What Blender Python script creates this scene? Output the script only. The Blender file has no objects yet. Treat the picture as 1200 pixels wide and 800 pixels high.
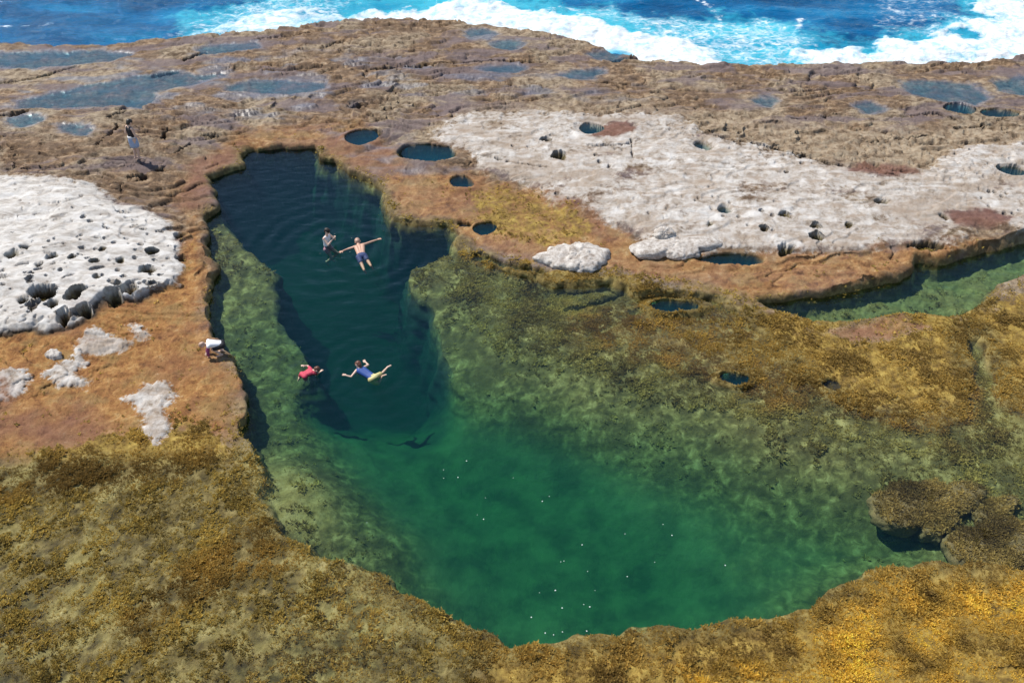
import bpy, bmesh, math, random
import numpy as np
from mathutils import Vector, Matrix
R = math.radians
random.seed(7)
RNG = np.random.default_rng(11)
SC = bpy.context.scene
COL = SC.collection

# ------------------------------------------------------------------ camera, sky, sun, exposure
CAM_H, PITCH, FPX = 17.4, R(38.0), 1150.0
cam_data = bpy.data.cameras.new('camera')
cam = bpy.data.objects.new('camera', cam_data); COL.objects.link(cam)
cam.location = (0, 0, CAM_H)
cam.rotation_euler = (math.pi / 2 - PITCH, 0, 0)
cam_data.sensor_width = 36.0
cam_data.lens = FPX / 1200 * 36
cam_data.clip_start = 0.5
cam_data.clip_end = 20000
SC.camera = cam

SUN_EL = R(55)
SHX, SHY = 0.86, -0.51            # direction in which shadows fall on the ground
world = bpy.data.worlds.new('World'); SC.world = world; world.use_nodes = True
wn = world.node_tree.nodes; wl = world.node_tree.links
sky = wn.new('ShaderNodeTexSky'); sky.sky_type = 'NISHITA'; sky.sun_disc = False
sky.sun_elevation = SUN_EL
sky.sun_rotation = math.atan2(-SHX, -SHY)
sky.air_density = 1.0; sky.dust_density = 0.3; sky.ozone_density = 1.5
bg = wn['Background']; bg.inputs[1].default_value = 0.11
wl.new(sky.outputs[0], bg.inputs[0])
sun_d = bpy.data.lights.new('sun', 'SUN'); sun_d.energy = 4.6; sun_d.angle = R(0.53); sun_d.color = (1.0, 0.95, 0.87)
sun = bpy.data.objects.new('sun', sun_d); COL.objects.link(sun)
_l = Vector((SHX * math.cos(SUN_EL), SHY * math.cos(SUN_EL), -math.sin(SUN_EL)))
sun.rotation_euler = _l.to_track_quat('-Z', 'Y').to_euler()
SC.view_settings.view_transform = 'Standard'
SC.view_settings.look = 'None'
SC.view_settings.exposure = 0.25
SC.view_settings.gamma = 1.0
SC.view_settings.use_curve_mapping = False
cy = SC.cycles
cy.use_denoising = True
cy.max_bounces = 6; cy.diffuse_bounces = 2; cy.glossy_bounces = 2; cy.transmission_bounces = 2
cy.transparent_max_bounces = 8; cy.volume_bounces = 1

# ------------------------------------------------------------------ projection helpers (photo pixels of 1200 x 800 -> a point on the level z)
CD, SD = math.cos(PITCH), math.sin(PITCH)
def at(px, py, z=0.0):
    X = (px - 600) / FPX; V = -(py - 400) / FPX
    dy = CD + V * SD; dz = -SD + V * CD
    t = (z - CAM_H) / dz
    return (X * t, dy * t, z)
def poly(pts, z=0.0):
    return np.array([at(p[0], p[1], z)[:2] for p in pts], dtype=np.float64)

# ------------------------------------------------------------------ numpy noise
def _hash(ix, iy, seed):
    h = (ix.astype(np.int64) * 374761393 + iy.astype(np.int64) * 668265263 + seed * 1442695041) & 0xFFFFFFFF
    h = ((h ^ (h >> 13)) * 1274126177) & 0xFFFFFFFF
    return (h ^ (h >> 16)) & 0xFFFFFFFF
def gnoise(x, y, seed=0):
    ix = np.floor(x); iy = np.floor(y)
    fx = (x - ix).astype(np.float32); fy = (y - iy).astype(np.float32)
    u = fx * fx * fx * (fx * (fx * 6 - 15) + 10); v = fy * fy * fy * (fy * (fy * 6 - 15) + 10)
    def g(a, b):
        ang = (_hash(ix + a, iy + b, seed) * (2 * math.pi / 4294967296.0)).astype(np.float32)
        return np.cos(ang) * (fx - a) + np.sin(ang) * (fy - b)
    n0 = g(0, 0) * (1 - u) + g(1, 0) * u
    n1 = g(0, 1) * (1 - u) + g(1, 1) * u
    return (n0 * (1 - v) + n1 * v) * 1.5
def fbm(x, y, scale, octv=4, seed=0, gain=0.5, ax=1.0, ay=1.0):
    s = 0; a = 1.0; tot = 0; f = scale
    for o in range(octv):
        s = s + a * gnoise(x * f * ax + o * 17.3, y * f * ay - o * 9.1, seed + o * 13); tot += a
        a *= gain; f *= 2.03
    return s / tot
def worley(x, y, scale, seed=0, jit=0.9):
    X = x * scale; Y = y * scale
    ix = np.floor(X); iy = np.floor(Y)
    d1 = np.full(X.shape, 9.0, np.float32); cid = np.zeros(X.shape, np.float32)
    for a in (-1, 0, 1):
        for b in (-1, 0, 1):
            h = _hash(ix + a, iy + b, seed); h2 = _hash(ix + a, iy + b, seed + 77)
            cx = ix + a + 0.5 + jit * (h / 4294967296.0 - 0.5); cyy = iy + b + 0.5 + jit * (h2 / 4294967296.0 - 0.5)
            d = np.hypot(X - cx, Y - cyy).astype(np.float32)
            m = d < d1
            d1 = np.where(m, d, d1); cid = np.where(m, (_hash(ix + a, iy + b, seed + 5) / 4294967296.0).astype(np.float32), cid)
    return d1, cid
def sstep(a, b, x):
    t = np.clip((x - a) / (b - a), 0, 1); return t * t * (3 - 2 * t)
def lerp(a, b, t): return a + (b - a) * t

def sdf(P, x, y, pad=3.0):
    """signed distance (m) to a closed outline, positive inside; far outside is clamped to -pad"""
    out = np.full(x.shape, -pad, np.float32)
    lo = P.min(0) - pad; hi = P.max(0) + pad
    m = (x > lo[0]) & (x < hi[0]) & (y > lo[1]) & (y < hi[1])
    xs = x[m]; ys = y[m]
    d = np.full(xs.shape, 1e9); ins = np.zeros(xs.shape, bool)
    n = len(P)
    for i in range(n):
        ax, ay = P[i]; bx, by = P[(i + 1) % n]
        ex, ey = bx - ax, by - ay
        t = np.clip(((xs - ax) * ex + (ys - ay) * ey) / (ex * ex + ey * ey + 1e-12), 0, 1)
        d = np.minimum(d, (xs - ax - t * ex) ** 2 + (ys - ay - t * ey) ** 2)
        c = (ay > ys) != (by > ys)
        xi = ax + (ys - ay) * ex / (ey if abs(ey) > 1e-12 else 1e-12)
        ins ^= c & (xs < xi)
    d = np.sqrt(d)
    out[m] = np.where(ins, d, -d)
    return np.maximum(out, -pad)
def linedist(L, x, y, pad=2.0):
    out = np.full(x.shape, pad, np.float32)
    lo = L.min(0) - pad; hi = L.max(0) + pad
    m = (x > lo[0]) & (x < hi[0]) & (y > lo[1]) & (y < hi[1])
    xs = x[m]; ys = y[m]; d = np.full(xs.shape, 1e9)
    for i in range(len(L) - 1):
        ax, ay = L[i]; ex, ey = L[i + 1] - L[i]
        t = np.clip(((xs - ax) * ex + (ys - ay) * ey) / (ex * ex + ey * ey + 1e-12), 0, 1)
        d = np.minimum(d, (xs - ax - t * ex) ** 2 + (ys - ay - t * ey) ** 2)
    out[m] = np.sqrt(d)
    return np.minimum(out, pad)

# ------------------------------------------------------------------ mesh helpers
def mesh_from_arrays(name, verts, quads=None, tris=None, smooth=True):
    me = bpy.data.meshes.new(name)
    nv = len(verts); me.vertices.add(nv)
    me.vertices.foreach_set('co', np.ascontiguousarray(verts, dtype=np.float32).ravel())
    loops = []; starts = []; tot = 0
    for f, k in ((quads, 4), (tris, 3)):
        if f is not None and len(f):
            f = np.ascontiguousarray(f, dtype=np.int32)
            loops.append(f.ravel()); starts.append(np.arange(len(f), dtype=np.int32) * k + tot); tot += f.size
    loops = np.concatenate(loops); starts = np.concatenate(starts)
    me.loops.add(len(loops)); me.loops.foreach_set('vertex_index', loops)
    me.polygons.add(len(starts)); me.polygons.foreach_set('loop_start', starts)
    me.polygons.foreach_set('use_smooth', np.full(len(starts), smooth, bool))
    me.update(calc_edges=True)
    return me
def set_col(me, name, arr):
    a = me.attributes.new(name, 'FLOAT_COLOR', 'POINT')
    a.data.foreach_set('color', np.ascontiguousarray(arr, dtype=np.float32).ravel())
def link(name, me, mat=None, parent=None):
    o = bpy.data.objects.new(name, me); COL.objects.link(o)
    if mat is not None: me.materials.append(mat)
    if parent is not None: o.parent = parent
    return o
def grid_quads(nr, nc):
    i = np.arange(nr * nc, dtype=np.int32).reshape(nr, nc)
    return np.stack([i[:-1, :-1], i[:-1, 1:], i[1:, 1:], i[1:, :-1]], -1).reshape(-1, 4)
def tag(o, label=None, cat=None, group=None, kind=None):
    if label: o['label'] = label
    if cat: o['category'] = cat
    if group: o['group'] = group
    if kind: o['kind'] = kind
    return o

# ------------------------------------------------------------------ node helpers
class NT:
    def __init__(s, name):
        s.m = bpy.data.materials.new(name); s.m.use_nodes = True
        s.t = s.m.node_tree; s.n = s.t.nodes; s.l = s.t.links
        s.out = s.n['Material Output']; s.bsdf = s.n['Principled BSDF']
    def new(s, t, **kw):
        nd = s.n.new(t)
        for k, v in kw.items(): setattr(nd, k, v)
        return nd
    def put(s, sock, v):
        if isinstance(v, bpy.types.NodeSocket): s.l.new(v, sock)
        elif isinstance(v, (tuple, list)) and len(v) == 3 and sock.type == 'RGBA': sock.default_value = (*v, 1)
        else: sock.default_value = v
    def noise(s, scale, detail=4, rough=0.55, dist=0.0, vec=None, out='Fac'):
        nd = s.new('ShaderNodeTexNoise'); nd.inputs['Scale'].default_value = scale
        nd.inputs['Detail'].default_value = detail; nd.inputs['Roughness'].default_value = rough
        nd.inputs['Distortion'].default_value = dist
        s.l.new(vec if vec is not None else s.pos(), nd.inputs['Vector'])
        return nd.outputs[out]
    def pos(s):
        if not hasattr(s, '_p'): s._p = s.new('ShaderNodeNewGeometry').outputs['Position']
        return s._p
    def stretch(s, v3, vec=None):
        nd = s.new('ShaderNodeMapping'); nd.inputs['Scale'].default_value = v3
        s.l.new(vec if vec is not None else s.pos(), nd.inputs['Vector']); return nd.outputs[0]
    def ramp(s, fac, stops):
        nd = s.new('ShaderNodeValToRGB'); e = nd.color_ramp.elements
        while len(e) < len(stops): e.new(0.5)
        for k, (p, c) in enumerate(stops):
            e[k].position = p; e[k].color = (*c, 1) if isinstance(c, (tuple, list)) else (c, c, c, 1)
        s.put(nd.inputs[0], fac); return nd.outputs[0]
    def mix(s, f, a, b, mode='MIX'):
        nd = s.new('ShaderNodeMix', data_type='RGBA', blend_type=mode)
        s.put(nd.inputs[0], f); s.put(nd.inputs[6], a); s.put(nd.inputs[7], b); return nd.outputs[2]
    def math(s, op, a, b=0.0, c=None, clamp=False):
        nd = s.new('ShaderNodeMath', operation=op, use_clamp=clamp)
        s.put(nd.inputs[0], a); s.put(nd.inputs[1], b)
        if c is not None: s.put(nd.inputs[2], c)
        return nd.outputs[0]
    def attr(s, name):
        nd = s.new('ShaderNodeAttribute'); nd.attribute_name = name; return nd
    def sep(s, colsock):
        nd = s.new('ShaderNodeSeparateColor'); s.l.new(colsock, nd.inputs[0]); return nd.outputs
    def bump(s, h, strength=0.5, dist=0.02, normal=None):
        nd = s.new('ShaderNodeBump'); s.put(nd.inputs['Strength'], strength); nd.inputs['Distance'].default_value = dist
        s.l.new(h, nd.inputs['Height'])
        if normal is not None: s.l.new(normal, nd.inputs['Normal'])
        return nd.outputs[0]

# ------------------------------------------------------------------ traced plan of the rock shelf (photo pixels)
POOL = [(290,180),(330,177),(365,178),(367,190),(392,196),(402,207),(438,221),(447,243),(452,261),(480,266),(518,268),(530,280),(545,296),(575,312),
        (610,322),(650,332),(690,333),(720,330),(745,343),(790,345),(830,348),(868,362),(895,392),(940,440),(1000,478),(1075,498),(1128,492),(1136,470),(1134,440),(1127,395),
        (1152,392),(1172,440),(1184,474),(1205,486),(1260,498),(1350,520),(1300,668),(1200,672),(1112,668),(1082,662),(1030,668),(985,690),(940,714),
        (880,727),(800,733),(740,740),(690,745),(640,752),(600,756),(575,746),(545,729),(515,713),(478,698),(455,685),(445,672),(420,664),(385,655),(365,650),(345,638),
        (325,625),(308,608),(304,585),(301,560),(290,520),(284,500),(290,470),(281,445),(268,418),(250,405),(246,388),(240,360),(250,322),(240,290),(235,265),(250,246),(258,226),(248,214),(270,205),(290,198)]
TRENCH = [(290,178),(330,172),(366,173),(372,186),(396,192),(408,204),(442,218),(452,238),(458,256),(480,262),(516,264),(523,282),(519,298),(500,307),(468,313),(470,345),(492,362),
          (503,395),(506,435),(504,465),(490,480),(460,486),(425,476),(400,458),(382,430),(368,400),(337,362),(333,340),(336,315),(316,300),(296,285),(262,240),(255,216),(272,207),(292,200)]
BASIN = [(400,470),(470,500),(520,480),(600,500),(690,520),(770,545),(860,560),(930,590),(1010,620),(1060,640),(1075,660),(1030,670),(985,690),(940,714),(880,727),(800,733),
         (740,740),(690,745),(640,752),(600,756),(560,735),(500,690),(470,640),(420,600),(390,545),(380,500)]
BASIN_DEEP = [(420,500),(520,500),(600,520),(680,560),(740,600),(800,640),(850,700),(800,728),(700,738),(620,745),(575,735),(530,680),(500,620),(450,560)]
RPOOL = [(893,357),(930,354),(965,352),(1010,341),(1050,332),(1070,322),(1073,309),(1100,312),(1140,301),(1200,286),(1330,262),(1360,300),(1200,327),(1165,338),(1142,360),(1115,371),(1050,368),(990,378),(955,376),(905,364)]
RAVINE = [(655,356),(685,350),(712,340),(735,336),(738,341),(715,350),(690,358),(660,362)]
SHORE = [(-500,70),(-200,56),(0,50),(100,52),(190,47),(250,43),(310,38),(400,27),(480,25),(560,33),(640,42),(690,52),(720,65),(760,72),(850,78),(950,80),(1050,78),(1120,76),(1160,74),(1200,68),(1400,52),(1700,40)]
PALE_L = [(-300,205),(0,210),(60,212),(110,222),(150,238),(188,254),(207,270),(213,295),(206,325),(182,336),(155,348),(128,354),(100,374),(72,388),(40,386),(0,388),(-300,400)]
PALE_R = [(507,152),(540,136),(590,129),(640,131),(700,137),(760,134),(800,140),(826,160),(890,172),(960,193),(1040,206),(1085,200),(1120,175),(1200,168),(1400,150),(1400,270),(1200,268),(1150,262),(1120,282),(1060,284),
          (1000,291),(930,290),(870,285),(800,290),(760,282),(740,265),(690,250),(645,238),(630,216),(600,205),(562,192),(556,176),(512,163)]
# pale bare plates of the left shore
PLATES = [[(90,400),(105,388),(130,392),(152,402),(140,410),(110,414),(92,412)], [(50,437),(70,424),(92,416),(104,424),(88,433),(106,444),(96,450),(62,447)],
          [(-60,440),(0,433),(22,434),(38,440),(24,456),(8,468),(-60,472)], [(146,462),(168,448),(196,446),(206,458),(190,474),(198,498),(180,512),(166,496),(160,478)],
          [(148,380),(160,378),(176,390),(172,400),(158,392)]]
# raised / low ground: px, py, z, influence
CTRL = [(-200,90,.25),(0,60,.12),(60,72,.1),(150,65,.2),(250,55,.3),(300,75,.3),(400,45,.35),(500,45,.35),(600,55,.3),(700,75,.3),(850,95,.35),(1000,95,.35),(1150,95,.3),(1300,80,.3),
        (100,105,.16),(200,100,.18),(20,125,.2),(300,105,.25),(400,90,.35),(600,95,.35),(0,150,.45),(70,160,.5),(160,150,.5),(230,135,.42),(160,190,.45),(230,180,.36),(330,150,.36),(430,130,.36),
        (200,225,.4),(230,250,.3),(225,300,.3),(-150,280,.8),(20,250,.75),(90,260,.8),(150,280,.75),(190,290,.55),(30,340,.8),(110,340,.7),(170,330,.5),(-150,380,.6),
        (330,172,.09),(290,174,.1),(380,183,.09),(415,196,.09),(452,228,.08),(470,252,.08),(520,258,.06),(545,282,.05),(270,196,.12),(240,212,.16),(232,250,.16),(228,300,.18),(234,340,.14),
        (0,400,.3),(80,410,.32),(160,400,.3),(230,380,.22),(-100,460,.3),(20,450,.3),(100,450,.28),(180,470,.3),(240,430,.25),(265,480,.3),(275,510,.22),(60,500,.18),(150,510,.16),
        (-150,560,.1),(0,560,.1),(100,545,.1),(220,530,.1),(-150,700,.0),(0,640,.0),(100,610,.0),(200,600,-.03),(260,580,-.06),(60,700,-.02),(40,770,-.03),(-150,800,-.02),(150,690,-.03),(200,640,-.03),(220,690,.1),(280,640,.13),(325,640,.1),
        (160,745,.05),(300,720,-.05),(360,690,-.07),(250,770,-.05),(430,700,-.06),(420,760,-.05),(520,745,-.02),(550,780,.03),(600,775,.08),(700,770,.12),(800,755,.08),(900,750,.10),(1000,710,.09),(1000,770,.28),(1080,690,.1),(1150,720,.2),(1190,680,.12),(1190,790,.42),(1350,740,.4),(700,860,.2),(300,870,-.03),(1000,860,.4),
        (480,190,.3),(430,175,.34),(520,215,.28),(560,160,.4),(600,180,.42),(650,150,.45),(750,160,.5),(700,215,.5),(850,190,.52),(900,240,.52),(1000,220,.55),(1100,230,.52),(1180,190,.52),(1300,200,.5),(1000,150,.45),(1150,140,.42),
        (800,270,.46),(900,280,.42),(1000,285,.4),(1100,285,.36),(1180,265,.38),(560,240,.16),(610,250,.17),(670,265,.2),(540,275,.1),(590,295,.12),(680,305,.2),(760,310,.24),(850,315,.22),(950,315,.26),(1030,318,.28),(1150,290,.3),
        (820,340,.14),(860,350,.15),(910,345,.2),(700,325,.06),(620,312,.06),
        (900,390,.04),(960,400,.1),(1030,385,.16),(1100,400,.13),(1130,380,.08),(1000,440,.06),(930,440,.04),(1070,450,.03),(1000,490,-.08),(1100,500,-.06),(1180,370,.12),(1180,420,.08),(1190,480,-.03),(1300,430,.12)]
DCTRL = [(1080,515,-.08),(1020,500,-.08),(1200,505,-.08),(1260,530,-.15),(1130,510,-.12),(300,190,-1.2),(260,250,-.3),(260,300,-.22),(300,300,-.3),(320,330,-.45),(270,350,-.35),(300,400,-.6),(350,440,-.8),(270,430,-.55),(300,480,-.6),(330,520,-.8),(380,520,-1.2),(300,540,-.3),(320,580,-.22),(350,610,-.4),(330,625,-.12),(380,640,-.5),(300,600,-.05),
         (480,320,-.25),(520,300,-.12),(560,320,-.15),(500,350,-.35),(560,360,-.28),(620,345,-.2),(600,380,-.12),(680,380,-.02),(640,350,-.3),(700,345,-.2),(520,400,-.6),(560,430,-.5),(620,420,-.3),(700,410,-.05),(780,400,.02),(850,400,.03),(800,370,-.03),(830,355,-.15),(860,430,.0),(780,440,-.12),(700,460,-.4),(620,470,-.65),(540,480,-1.0),
         (900,440,.02),(900,490,-.12),(820,490,-.3),(740,500,-.5),(960,510,-.1),(1000,540,-.25),(900,550,-.35),(830,540,-.6),(1000,590,-.5),(1080,600,-.45),(1100,640,-.45),(1060,560,-.25),(1120,560,-.2),(1150,520,-.12),(1150,430,-.15),(1200,600,-.3),(1190,570,-.25),(1250,620,-.3),
         (950,620,-.9),(600,560,-1.7),(500,560,-1.6),(450,600,-1.0),(420,640,-.6),(500,680,-1.2),(600,720,-1.4),(750,700,-1.6),(850,700,-1.4),(700,600,-1.7),(800,600,-1.4),(940,690,-.9),(1040,640,-.6)]

# potholes of the upper shelf: px, py, half width px, half height px, rim level, water below rim (None = dry), depth
HOLES = [(502,178,31,11,.36,.14,.9),(424,160,19,9,.34,.10,1.2),(541,213,15.5,7,.26,.10,1.2),(693,150,15,5.5,.44,.08,1.2),(823,170,10,6,.5,.25,.7),(655,183,8,5,.46,None,.3),
         (1126,127,18,5.5,.42,.1,1.2),(1172,132,22,4.5,.42,.1,1.0),(568,267,15,7,.12,.12,.9),(850,245,10,5,.5,.28,.7),(1034,236,9,3.5,.54,None,.35),(957,277,9,4,.42,None,.35),(920,293,10,6,.36,None,.4),
         (1105,252,6,3.5,.5,None,.3),(1187,199,14,6,.5,.2,.8),(860,303,38,8,.27,.2,.5),(790,357,28,7,.12,.1,.5),(1085,288,22,6,.33,None,.22),(920,251,7,3,.52,None,.2),(957,264,6,3,.48,None,.3),
         (861,443,17,7,.06,.04,.5),(975,447,13,6,.1,None,.2),(670,295,9,3,.22,None,.12),(832,262,5,3,.48,None,.25),(895,268,5,3,.46,None,.25),(995,262,5,2.5,.5,None,.2),(640,165,5,2.5,.44,None,.2),
         # the pits of the pale dome on the left
         (49,340,15,8,.78,None,.4),(90,343,12,8,.75,None,.4),(132,347,10,9,.62,None,.45),(152,339,10,7,.58,None,.4),(172,315,10,4.5,.55,None,.3),(100,366,8,6,.55,None,.35),(76,375,9,7,.5,None,.35),(137,333,5,5,.65,None,.3),
         (15,299,9,4,.8,None,.25),(30,290,6,3,.8,None,.2),(177,294,9,3.5,.58,None,.25),(212,302,5,6,.4,None,.3),(211,274,6,6,.42,None,.3),(84,300,4,6,.8,None,.2),(45,310,5,3,.8,None,.2),(113,325,4,6,.72,None,.25),(60,300,6,3,.8,None,.2),
         (40,360,6,4,.7,None,.2),(62,357,6,4,.7,None,.25),(26,352,7,4,.72,None,.2),(110,305,5,3,.76,None,.2),(140,303,5,3,.7,None,.2),(120,290,5,3,.76,None,.15)]
# shallow sheets of water on the upper shelf: outline, level
SHEETS = [([(-80,66),(0,62),(60,62),(118,60),(150,64),(132,70),(90,76),(40,79),(0,76),(-80,78)],.11),
          ([(20,118),(60,108),(110,100),(160,88),(200,82),(232,86),(262,84),(268,92),(236,98),(172,106),(176,118),(166,126),(110,122),(60,130),(18,128)],.17),
          ([(262,100),(290,96),(340,97),(384,96),(384,104),(330,108),(290,107),(270,106)],.24),
          ([(236,58),(262,52),(300,50),(304,56),(270,62),(244,63)],.25),
          ([(548,38),(566,34),(582,40),(570,45),(554,44)],.3),([(578,52),(596,49),(608,52),(600,57),(582,56)],.3),
          ([(650,88),(676,84),(700,84),(694,91),(668,92)],.33),([(690,63),(718,60),(732,64),(722,70),(700,68)],.24),
          ([(1056,96),(1090,95),(1140,100),(1158,114),(1140,122),(1106,118),(1072,108)],.33),([(1168,98),(1200,92),(1300,90),(1300,108),(1200,110),(1176,106)],.33),
          ([(560,80),(590,77),(612,79),(604,84),(570,84)],.31),([(70,148),(92,146),(108,152),(100,158),(80,154)],.43),([(16,140),(40,136),(46,141),(26,147)],.42),
          ([(875,116),(900,112),(912,118),(904,126),(884,121)],.37),([(1000,124),(1020,122),(1034,128),(1016,132)],.38)]
CRACKS = [([(112,170),(126,158),(136,150),(138,145)],.10,.35,.48),([(130,136),(140,132),(147,130)],.20,.4,.46),([(0,134),(14,133),(28,130)],.22,.4,.45),([(150,207),(166,204),(174,200),(186,196),(190,194)],.09,.3,.44),([(164,206),(170,204)],.2,.35,.44),
          ([(238,157),(252,154)],.12,.3,.4),([(190,160),(196,150)],.14,.25,.45),([(205,176),(214,171),(222,166)],.08,.25,.42),([(142,225),(142,214)],.1,.3,.42),
          ([(430,81),(470,78),(530,73),(580,70),(610,72),(642,71)],.12,.35,.36),([(216,70),(240,62)],.16,.3,.25),([(180,88),(206,84)],.14,.2,.2),([(310,82),(350,80),(378,78)],.1,.25,.3),([(300,46),(330,42),(364,40)],.12,.3,.3),([(384,52),(402,48)],.14,.3,.33),
          ([(410,124),(428,121)],.2,.4,.36),([(700,97),(738,97)],.1,.2,.36),([(740,163),(741,185)],.05,.2,.5),([(690,170),(720,172),(738,169)],.06,.2,.5),([(460,66),(478,66)],.12,.25,.36),([(0,96),(40,90),(90,76)],.1,.25,.2),
          ([(830,160),(900,172),(970,192),(1050,206)],.07,.12,.52),([(1010,167),(1060,160),(1090,158)],.08,.14,.48),([(720,72),(740,68),(760,72)],.2,.3,.25),([(900,106),(960,104),(1010,112)],.06,.12,.4),([(800,152),(830,156)],.05,.12,.5),
          ([(560,180),(600,190),(640,196)],.05,.1,.44),([(1120,150),(1160,146),(1200,148)],.08,.12,.45),([(930,140),(980,134),(1030,140)],.07,.14,.44),([(1060,134),(1100,132),(1120,140)],.07,.14,.44)]

# ------------------------------------------------------------------ the ground: one sheet, finer where it is near the drone
def fan_rows(y0, y1, per):
    ys = [y0]
    while ys[-1] < y1:
        y = ys[-1]; ys.append(y + (y * y + CAM_H ** 2) / (FPX * CAM_H) * per)
    return np.array(ys)
ROWS = np.concatenate([[-6, -2, 1, 3.5, 5.5, 7], fan_rows(8.5, 49.0, 0.80), [50, 51.5]])
u_in = np.linspace(-1.13, 1.13, 1500)
u_out = np.array([1.16, 1.2, 1.26, 1.35, 1.5, 1.7, 2.0, 2.5])
UU = np.concatenate([-u_out[::-1], u_in, u_out])
HALF = np.sqrt(ROWS ** 2 + CAM_H ** 2) * 0.0 + (CAM_H * SD + np.maximum(ROWS, 4) * CD) * 600 / FPX
GY = np.repeat(ROWS[:, None], len(UU), 1)
GX = HALF[:, None] * UU[None, :]
NR, NC = GX.shape
X = GX.ravel(); Y = GY.ravel()

def ctrl_field(ctrl, sig, X, Y, coarse=6):
    xs = GX[::coarse, ::coarse]; ys = GY[::coarse, ::coarse]
    num = np.zeros(xs.shape); den = np.zeros(xs.shape) + 1e-12
    for c in ctrl:
        p = at(c[0], c[1], c[2])
        d2 = (xs - p[0]) ** 2 + ((ys - p[1]) * 0.8) ** 2
        w = np.exp(-d2 / (2 * sig * sig)) + 1e-4 / (1 + d2) ** 1.5
        num += w * c[2]; den += w
    f = num / den
    ri = np.arange(NR) / coarse; ci = np.arange(NC) / coarse
    def up(a, idx, axis):
        i0 = np.minimum(np.floor(idx).astype(int), a.shape[axis] - 2); t = np.clip(idx - i0, 0, 1)
        a0 = np.take(a, i0, axis); a1 = np.take(a, i0 + 1, axis)
        t = t[:, None] if axis == 0 else t[None, :]
        return a0 * (1 - t) + a1 * t
    return up(up(f, ri, 0), ci, 1).ravel()

n_lo = fbm(X, Y, 0.35, 4, 1); n_mid = fbm(X, Y, 1.3, 4, 2); n_hi = fbm(X, Y, 5.0, 3, 3); n_vhi = fbm(X, Y, 13.0, 2, 4)
warp = 0.26 * n_mid + 0.12 * n_hi
def mask(pts, z, feather, wamp=1.0, pad=3.0):
    return sstep(-feather, feather, sdf(poly(pts, z), X, Y, pad) + warp * wamp)

H = ctrl_field(CTRL, 1.15, X, Y)
D = ctrl_field(DCTRL, 0.9, X, Y)
sd_pool = sdf(poly(POOL), X, Y, 4.0)
sd_r = sdf(poly(RPOOL), X, Y, 4.0)
sd_tr = sdf(poly(TRENCH, -0.35), X, Y, 4.0)
sd_ba = sdf(poly(BASIN, -0.9), X, Y, 4.0)
m_pl = sdf(poly(PALE_L, .55), X, Y, 3) + .55 * fbm(X, Y, .7, 4, 34) + .16 * n_mid + .08 * n_hi; m_pl = sstep(-.16 - .5 * sstep(at(0, 300, .5)[1], at(0, 230, .5)[1], Y), .16 + .5 * sstep(at(0, 300, .5)[1], at(0, 230, .5)[1], Y), m_pl); m_pr = mask(PALE_R, .45, .5, 1.6)

# ledges of the bedded sandstone
far = sstep(24, 34, Y)
t_ = fbm(X, Y, .22, 4, 21, ax=.55, ay=1.25) * 6 + H * 4
ter = np.floor(t_) + sstep(.43, .57, t_ - np.floor(t_))
dry = sstep(.12, .3, H)
H = H + dry * (1 - .65 * np.maximum(m_pr, m_pl)) * ((ter - t_) * .15 * lerp(.35, 1, sstep(at(0, 380)[1], at(0, 250)[1], Y)) + .07 * n_lo + .06 * n_mid + .05 * np.minimum(.0, fbm(X, Y, .8, 4, 23, ax=.6, ay=1.5)) * 3 * (1 - m_pr))
crn = np.maximum(sstep(.030, .004, np.abs(fbm(X, Y, .42, 5, 25, ax=.5, ay=1.5, gain=.55))) * sstep(-.05, .15, fbm(X, Y, .3, 2, 27)), .7 * sstep(.03, .004, np.abs(fbm(X, Y, .8, 5, 28, ax=.8, ay=1.2, gain=.55))) * sstep(.0, .2, fbm(X, Y, .35, 2, 29)))
crn = crn * dry * far
H = H + dry * (1 - m_pl) * (1 - .5 * m_pr) * (.024 * n_hi + .020 * n_vhi) - .10 * crn * (1 - .55 * np.maximum(m_pl, m_pr))
# the pale dome: raised edge with an undercut foot, weathered flutes
dU0 = X * .86 + Y * .5; dV0 = -X * .5 + Y * .86
dlow = sstep(at(0, 300, .5)[1], at(0, 365, .5)[1], Y)
sdl = sdf(poly(PALE_L, .55), X, Y, 3) + .55 * fbm(X, Y, .7, 4, 34) + .16 * n_mid + .04 * n_hi
H = H + m_pl * (.05 + .12 * fbm(dU0, dV0, .6, 5, 31, ax=.6, ay=1.8) + .03 * n_mid) + sstep(-.10, .22, sdl) * (.03 + .13 * dlow)
sdr = sdf(poly(PALE_R, .42), X, Y, 3) + .25 * n_mid + .12 * n_hi
H = H + m_pr * (.02 + .03 * n_mid + .03 * fbm(X, Y, .6, 3, 33, ay=1.8)) + sstep(-.10, .20, sdr) * .05
for P in PLATES:
    s = sdf(poly(P, .3), X, Y, 2) + warp * .7
    H = H + .06 * sstep(-.10, .14, s)
# weed banks: knobbly
wet_low = 1 - dry
cl_d, cl_id = worley(X + .3 * n_mid, Y + .3 * n_hi, 2.6, 5)
weedn = fbm(X, Y, 2.4, 3, 9)
H = H + wet_low * (.030 * (0.55 - cl_d) + .02 * n_mid + .06 * weedn)

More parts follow.
